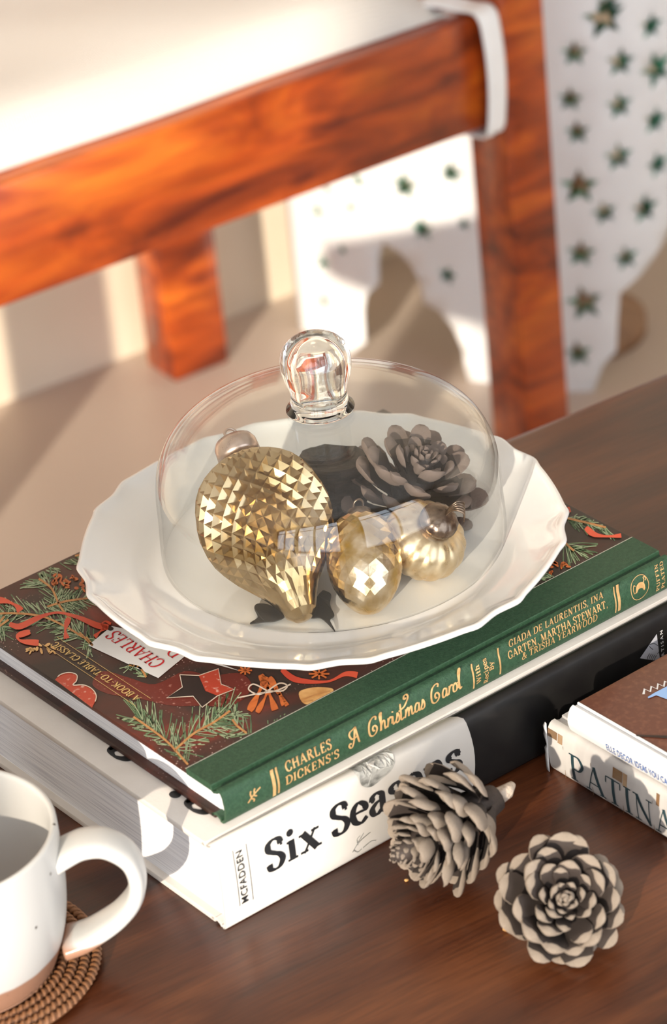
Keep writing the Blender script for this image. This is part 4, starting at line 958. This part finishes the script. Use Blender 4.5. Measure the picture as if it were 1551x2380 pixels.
# wrapping strands, each a short slanted arch over its coil
def strand_mesh():
    V, F = [], []; nu, nv = 6, 4
    for i in range(nu):
        u = i / (nu - 1); a = math.pi * (.05 + .9 * u)
        for j in range(nv):
            v = j / (nv - 1) - .5; rr = 1 - .22 * (2 * v) ** 2
            V.append((math.cos(a) * 1.06 * rr, (u - .5) * .9 + v * .72, math.sin(a) * 1.15 * rr))
    for i in range(nu - 1):
        for j in range(nv - 1): F.append((i * nv + j, i * nv + j + 1, (i + 1) * nv + j + 1, (i + 1) * nv + j))
    me = bpy.data.meshes.new('strand'); me.from_pydata(V, [], F); me.materials.append(M_RAT); me.polygons.foreach_set('use_smooth', [True] * len(F)); me.update(); return me
SM = strand_mesh(); cand = []
for ri, r in enumerate(rings):
    m_ = int(2 * math.pi * r / .0031)
    for j in range(m_):
        a = 2 * math.pi * j / m_ + ri * .3
        cand.append((-(math.cos(a) * .9 - math.sin(a) * .45) * r - r * .6, r, a))
cand.sort(); SV, SF = [], []
for i, (_, r, a) in enumerate(cand):
    M = Matrix.Translation((r * math.cos(a), r * math.sin(a), .0032)) @ Euler((0, 0, a)).to_matrix().to_4x4() @ Matrix.Diagonal((.0021, .0026, .0021, 1))
    if i < 300:
        o = bpy.data.objects.new('strand', SM); link(o, cs); o.matrix_local = M
    else:
        k = len(SV); SV += [M @ v.co for v in SM.vertices]; SF += [tuple(k + x for x in p.vertices) for p in SM.polygons]
so_ = mesh('inner_weave', SV, SF, M_RAT, cs, smooth=True); so_['kind'] = 'stuff'
settle(cs, .0002)
bpy.context.view_layer.update()
mug.location.z = cs.location.z + .0032 + .0021 * 1.15 + .0002

# ------------------------------------------------------------------ crumbs on the table top
for (px, py, s, lab) in [(945, 2044, .0011, 'tiny pale crumb on the table left of the lying pine cone'), (1179, 2160, .0019, 'tan seed flake on the table beside the rosette pine cone')]:
    p = pixz(px, py, .001); bm = bmesh.new(); bmesh.ops.create_icosphere(bm, subdivisions=1, radius=s)
    for v in bm.verts: v.co = Vector((v.co.x * 1.2, v.co.y * .9, v.co.z * .6)) * random.uniform(.8, 1.15)
    o = fromb('crumb', bm, M_NUT, None, smooth=True); o.location = p; tag(o, lab, 'crumb'); settle(o, .0001)

# ------------------------------------------------------------------ chair with cushion
CHA = R_(31); ca_, sa_ = math.cos(CHA), math.sin(CHA)
Q0 = pixz(1158, 24, -.02)
ch = empty('wooden_chair', (Q0.x, Q0.y, FZ), CHA)
tag(ch, 'orange-brown polished wooden chair with a white seat cushion behind the coffee table', 'chair')
zr1 = -.02 - FZ; zr0 = -.10 - FZ
box('front_rail', (-.62, .002, zr0), (-.0003, .030, zr1), M_CHAIR, ch, .003)
box('side_rail', (-.034, .046, zr0 + .01), (-.006, .37, zr1 - .002), M_CHAIR, ch, .003)
box('side_rail', (-.655, .046, zr0 + .01), (-.627, .37, zr1 - .002), M_CHAIR, ch, .003)
box('back_rail', (-.60, .376, zr0), (-.05, .404, zr1), M_CHAIR, ch, .003)
box('seat_panel', (-.62, .030, zr1 - .016), (-.034, .376, zr1 - .004), M_CHAIR, ch)
for (x0, x1) in ((0, .037), (-.66, -.621)):
    box('front_post', (x0, 0, 0), (x1, .045, zr1 + .26), M_CHAIR, ch, .003)
rl = pixz(408, 891, FZ); d = rl - Q0; rx = d.x * ca_ + d.y * sa_; ry = -d.x * sa_ + d.y * ca_
print('rear leg local', rx, ry)
for x0 in (rx, -.62 + rx * 0):
    box('rear_leg', (x0, ry, 0), (x0 + .050, ry + .042, zr1 + .5), M_CHAIR, ch, .003)
for s in (0, -.655): box('arm', (s - .002, -.01, zr1 + .26), (s + .045, ry + .05, zr1 + .285), M_CHAIR, ch, .006)
for z in (.18, .32, .45): box('back_slat', (-.60, ry + .012, zr1 + z), (rx + .02, ry + .03, zr1 + z + .05), M_CHAIR, ch, .004)
def linen():
    m, t, b = nt('linen'); N, L = t.nodes, t.links
    tc = N.new('ShaderNodeTexCoord'); b.inputs['Base Color'].default_value = (.70, .65, .585, 1); b.inputs['Roughness'].default_value = .9; b.inputs['Sheen Weight'].default_value = .2
    w1 = N.new('ShaderNodeTexWave'); w1.inputs['Scale'].default_value = 180; w1.inputs['Distortion'].default_value = 2; w2 = N.new('ShaderNodeTexWave'); w2.bands_direction = 'Y'; w2.inputs['Scale'].default_value = 180; w2.inputs['Distortion'].default_value = 2
    ad = N.new('ShaderNodeMath'); bp = N.new('ShaderNodeBump'); bp.inputs['Strength'].default_value = .4; bp.inputs['Distance'].default_value = .001
    for w in (w1, w2): L.new(tc.outputs['Object'], w.inputs['Vector'])
    L.new(w1.outputs[1], ad.inputs[0]); L.new(w2.outputs[1], ad.inputs[1]); L.new(ad.outputs[0], bp.inputs['Height']); L.new(bp.outputs[0], b.inputs['Normal'])
    return m
M_LIN = linen()
cu = empty('seat_cushion', (Q0.x, Q0.y, -.02 - .003), CHA); tag(cu, 'cream linen seat cushion tied to the wooden chair', 'cushion')
bm = bmesh.new(); nx, ny = 40, 26; x0, x1, y0, y1 = -.60, -.030, .016, .35; hC = .040
def cz(u, v): return min(1, (1 - abs(2 * u - 1) ** 7)) * min(1, (1 - abs(2 * v - 1) ** 7))
tv, bv = {}, {}
for i in range(nx + 1):
    for j in range(ny + 1):
        u, v = i / nx, j / ny; k = max(0, cz(u, v)) ** .45
        x = x0 + (x1 - x0) * u; y = y0 + (y1 - y0) * v; wob = .0022 * math.sin(x * 34) * math.sin(y * 41 + 1)
        ex = .0012 * math.sin(30 * x) * (1 if j in (0,) else 0)
        tv[i, j] = bm.verts.new((x, y + ex, hC * .12 + hC * .88 * k + wob * k)); bv[i, j] = bm.verts.new((x, y + ex, hC * .10 - hC * .10 * k))
for i in range(nx):
    for j in range(ny):
        bm.faces.new((tv[i, j], tv[i + 1, j], tv[i + 1, j + 1], tv[i, j + 1])); bm.faces.new((bv[i, j], bv[i, j + 1], bv[i + 1, j + 1], bv[i + 1, j]))
for i in range(nx):
    bm.faces.new((tv[i, 0], bv[i, 0], bv[i + 1, 0], tv[i + 1, 0])); bm.faces.new((tv[i, ny], tv[i + 1, ny], bv[i + 1, ny], bv[i, ny]))
for j in range(ny):
    bm.faces.new((tv[0, j], tv[0, j + 1], bv[0, j + 1], bv[0, j])); bm.faces.new((tv[nx, j], bv[nx, j], bv[nx, j + 1], tv[nx, j + 1]))
fromb('pad', bm, M_LIN, cu, smooth=True)
# tie: a folded strip running over the rail end, down its front and under it
V, F = [], []
path = [(-.040, .032, .012), (-.026, .024, .010), (-.015, .014, .0065), (-.011, .004, .0065), (-.0105, -.003, .002), (-.0098, -.0052, -.010), (-.0085, -.0056, -.030), (-.0085, -.0052, -.050), (-.0098, -.0046, -.068), (-.0110, -.0034, -.0785), (-.0120, .002, -.0815), (-.016, .014, -.0815), (-.020, .028, -.0815)]
pts = cr(path, 5); sdv = Vector((1, .25, 0)).normalized()
for i, p in enumerate(pts):
    w = .0092
    for j in range(7):
        v = (j / 6 - .5) * 2; V.append(p + sdv * (w * v) + Vector((0, -.0010 * math.cos(v * 7 + i * .05), 0)))
for i in range(len(pts) - 1):
    for j in range(6): F.append((i * 7 + j, i * 7 + j + 1, (i + 1) * 7 + j + 1, (i + 1) * 7 + j))
ti = mesh('tie', V, F, mk('white_tape', (.86, .84, .81), .85, n=(60, (.82, .80, .77), .4, .7)), cu, smooth=True); sm = ti.modifiers.new('s', 'SOLIDIFY'); sm.thickness = .0012; sm.offset = 0

# ------------------------------------------------------------------ star-cut white drape hanging from a side table
M_DRAPE = mk('white_drape', (.80, .80, .80), .7, n=(20, (.76, .76, .76), .4, .7))
M_STARE = mk('green_star_edge', (.06, .40, .22), .4, n=(60, (.02, .14, .08), .35, .65))
plan = [(-.012, 1.075), (.020, 1.028), (.058, .992), (.085, .975), (.115, .958), (.150, .940), (.187, .925), (.225, .922), (.262, .935), (.300, .962), (.345, .985), (.40, 1.02), (.43, 1.08)]
PL = cr([(a, b) for a, b in plan], 10); cl = [0]
for i in range(1, len(PL)): cl.append(cl[-1] + (PL[i] - PL[i - 1]).length)
def plan_at(s):
    for i in range(1, len(PL)):
        if cl[i] >= s - 1e-12:
            k = (s - cl[i - 1]) / max(1e-9, cl[i] - cl[i - 1]); return PL[i - 1].lerp(PL[i], k), (PL[i] - PL[i - 1]).normalized()
    return PL[-1], (PL[-1] - PL[-2]).normalized()
def pix_sheet(px, py):
    """pixel -> (s along the sheet, z): nearest hit of the ray on the upright sheet"""
    d = ray(px, py); best = None
    for i in range(1, len(PL)):
        a, b = PL[i - 1], PL[i]; e = b - a; n = Vector((-e.y, e.x)); den = d.x * n.x + d.y * n.y
        if abs(den) < 1e-9: continue
        t = ((a.x - CAM.x) * n.x + (a.y - CAM.y) * n.y) / den; h = CAM + d * t; k = ((h.x - a.x) * e.x + (h.y - a.y) * e.y) / e.length_squared
        if -1e-6 <= k <= 1.000001 and (best is None or t < best[0]): best = (t, cl[i - 1] + k * e.length, h.z)
    return Vector((best[1], best[2])) if best else None
SL = cl[-1]; ZT = .14
# hem: arches between points, read from the picture
hem_px = [(700, 800), (720, 840), (780, 838), (826, 815), (848, 798), (846, 760), (842, 720), (850, 688), (878, 662), (875, 640), (878, 600), (890, 562), (925, 585), (955, 615), (976, 655), (986, 705), (1020, 722), (1055, 765), (1076, 815), (1082, 860), (1090, 886), (1150, 905), (1240, 930), (1340, 942), (1382, 905), (1402, 850), (1434, 815), (1437, 740), (1442, 682), (1490, 640), (1520, 600), (1545, 560)]
hem = [h for h in (pix_sheet(*p) for p in hem_px) if h is not None]
hem = [Vector((0.0005, hem[0].y))] + [h for h in hem if h.x > .004]
for i in range(1, len(hem)):
    if hem[i].x <= hem[i - 1].x + .0005: hem[i].x = hem[i - 1].x + .0008
last = hem[-1]; cyc = last.x
hem += [Vector((min(SL - .03, last.x + .02), last.y + .03)), Vector((SL - .005, -.2))]
hem = [h for i, h in enumerate(hem) if i == 0 or h.x > hem[i - 1].x]
outline = hem + [Vector((SL - .005, ZT)), Vector((.0005, ZT))]
star_px = [(737, 490, 15, 0), (815, 482, 11, 0), (760, 440, 10, 0), (796, 580, 10, 0), (750, 610, 19, 0), (752, 700, 13, 0), (832, 420, 14, 0), (940, 432, 29, 1), (982, 532, 24, 1), (1048, 402, 25, 1), (1040, 640, 19, 1), (1078, 520, 12, 1),
           (1405, 42, 40, 1), (1335, 125, 25, 1), (1325, 232, 24, 1), (1342, 308, 24, 1), (1346, 435, 36, 1), (1350, 590, 28, 1), (1358, 705, 36, 1), (1344, 822, 27, 1),
           (1443, 145, 28, 1), (1440, 245, 26, 1), (1438, 365, 28, 1), (1405, 495, 24, 1), (1456, 600, 25, 1), (1515, 60, 25, 1), (1528, 160, 36, 1), (1524, 280, 26, 1), (1500, 485, 29, 1), (1530, 382, 25, 1), (1415, 12, 22, 1), (1551, 530, 22, 1)]
stars = []
for (px, py, r, kind) in star_px:
    c = pix_sheet(px, py)
    if c is None: continue
    rad = r * 2.62 / FPX * 1.3; a0 = random.uniform(-.25, .25); lp = []
    for k in range(10):
        a = math.pi / 2 + a0 + k * math.pi / 5; q_ = rad * (1 if k % 2 == 0 else .42); lp.append(Vector((c.x + q_ * math.cos(a), c.y + q_ * math.sin(a))))
    stars.append(lp)
def inpoly(p, poly):
    c = False; j = len(poly) - 1
    for i in range(len(poly)):
        a, b = poly[i], poly[j]
        if (a.y > p.y) != (b.y > p.y) and p.x < (b.x - a.x) * (p.y - a.y) / (b.y - a.y) + a.x: c = not c
        j = i
    return c
stars = [s for s in stars if all(inpoly(p, outline) for p in s)]
pts = list(outline); edges = [(i, (i + 1) % len(outline)) for i in range(len(outline))]
for s in stars:
    k = len(pts); pts += s; edges += [(k + i, k + (i + 1) % 10) for i in range(10)]
g = .009; x = g
while x < SL:
    z = -.42
    while z < ZT:
        p = Vector((x, z))
        if inpoly(p, outline) and not any(inpoly(p, s) for s in stars): pts.append(p)
        z += g * 2
    x += g
vs, es_, fs, _, _, _ = delaunay_2d_cdt(pts, edges, [], 0, 1e-6)
keep = []
for f in fs:
    c = sum((vs[i] for i in f), Vector((0, 0))) / len(f)
    if inpoly(c, outline) and not any(inpoly(c, s) for s in stars): keep.append(tuple(f))
def s3(p, off=0.0):
    b, d = plan_at(min(max(p.x, 0), SL)); n = Vector((d.y, -d.x)); return Vector((b.x + n.x * off, b.y + n.y * off, p.y - FZ))
dr = empty('star_drape', (0, 0, FZ)); tag(dr, 'white drape with star-shaped cutouts and a scalloped hem behind the chair leg', 'drape')
dm = mesh('sheet', [s3(v) for v in vs], keep, M_DRAPE, dr, smooth=True)
TH = .014
for s in stars:   # deep green lining inside every star
    V = [s3(p, .0006) for p in s] + [s3(p, -TH) for p in s]; F = [(i, (i + 1) % 10, 10 + (i + 1) % 10, 10 + i) for i in range(10)]
    mesh('star_lining', V, F, M_STARE, dr)
sm = dm.modifiers.new('s', 'SOLIDIFY'); sm.thickness = .0025; sm.offset = -1
# round side table that carries the drape
M_SIDE = mk('side_table_wood', (.30, .16, .08), .5, n=(9, (.2, .1, .05), .35, .7, (1, 6, 1)))
sc_ = Vector((.215, 1.10))
# top edge closes over the table as a flat sheet
tp = [s3(Vector((SL * i / 40, ZT)), 0) for i in range(41)]
cen = Vector((.2, 1.0, ZT - FZ + .001))
mesh('drape_top', tp + [Vector((.41, 1.16, ZT - FZ)), Vector((.0, 1.10, ZT - FZ))], [tuple(range(43))], M_DRAPE, dr)
stb = empty('side_table', (.20, 1.02, FZ)); tag(stb, 'small wooden side table hidden beneath the star-cut drape', 'table')
lathe('tabletop', [(0, ZT - FZ - .026), (.075, ZT - FZ - .026), (.078, ZT - FZ - .014), (.075, ZT - FZ - .0015), (0, ZT - FZ - .0015)], M_SIDE, stb, n=48)
lathe('pedestal', [(0, 0), (.055, 0), (.055, .012), (.016, .03), (.014, .3), (.03, ZT - FZ - .026), (0, ZT - FZ - .026)], M_SIDE, stb, n=24)
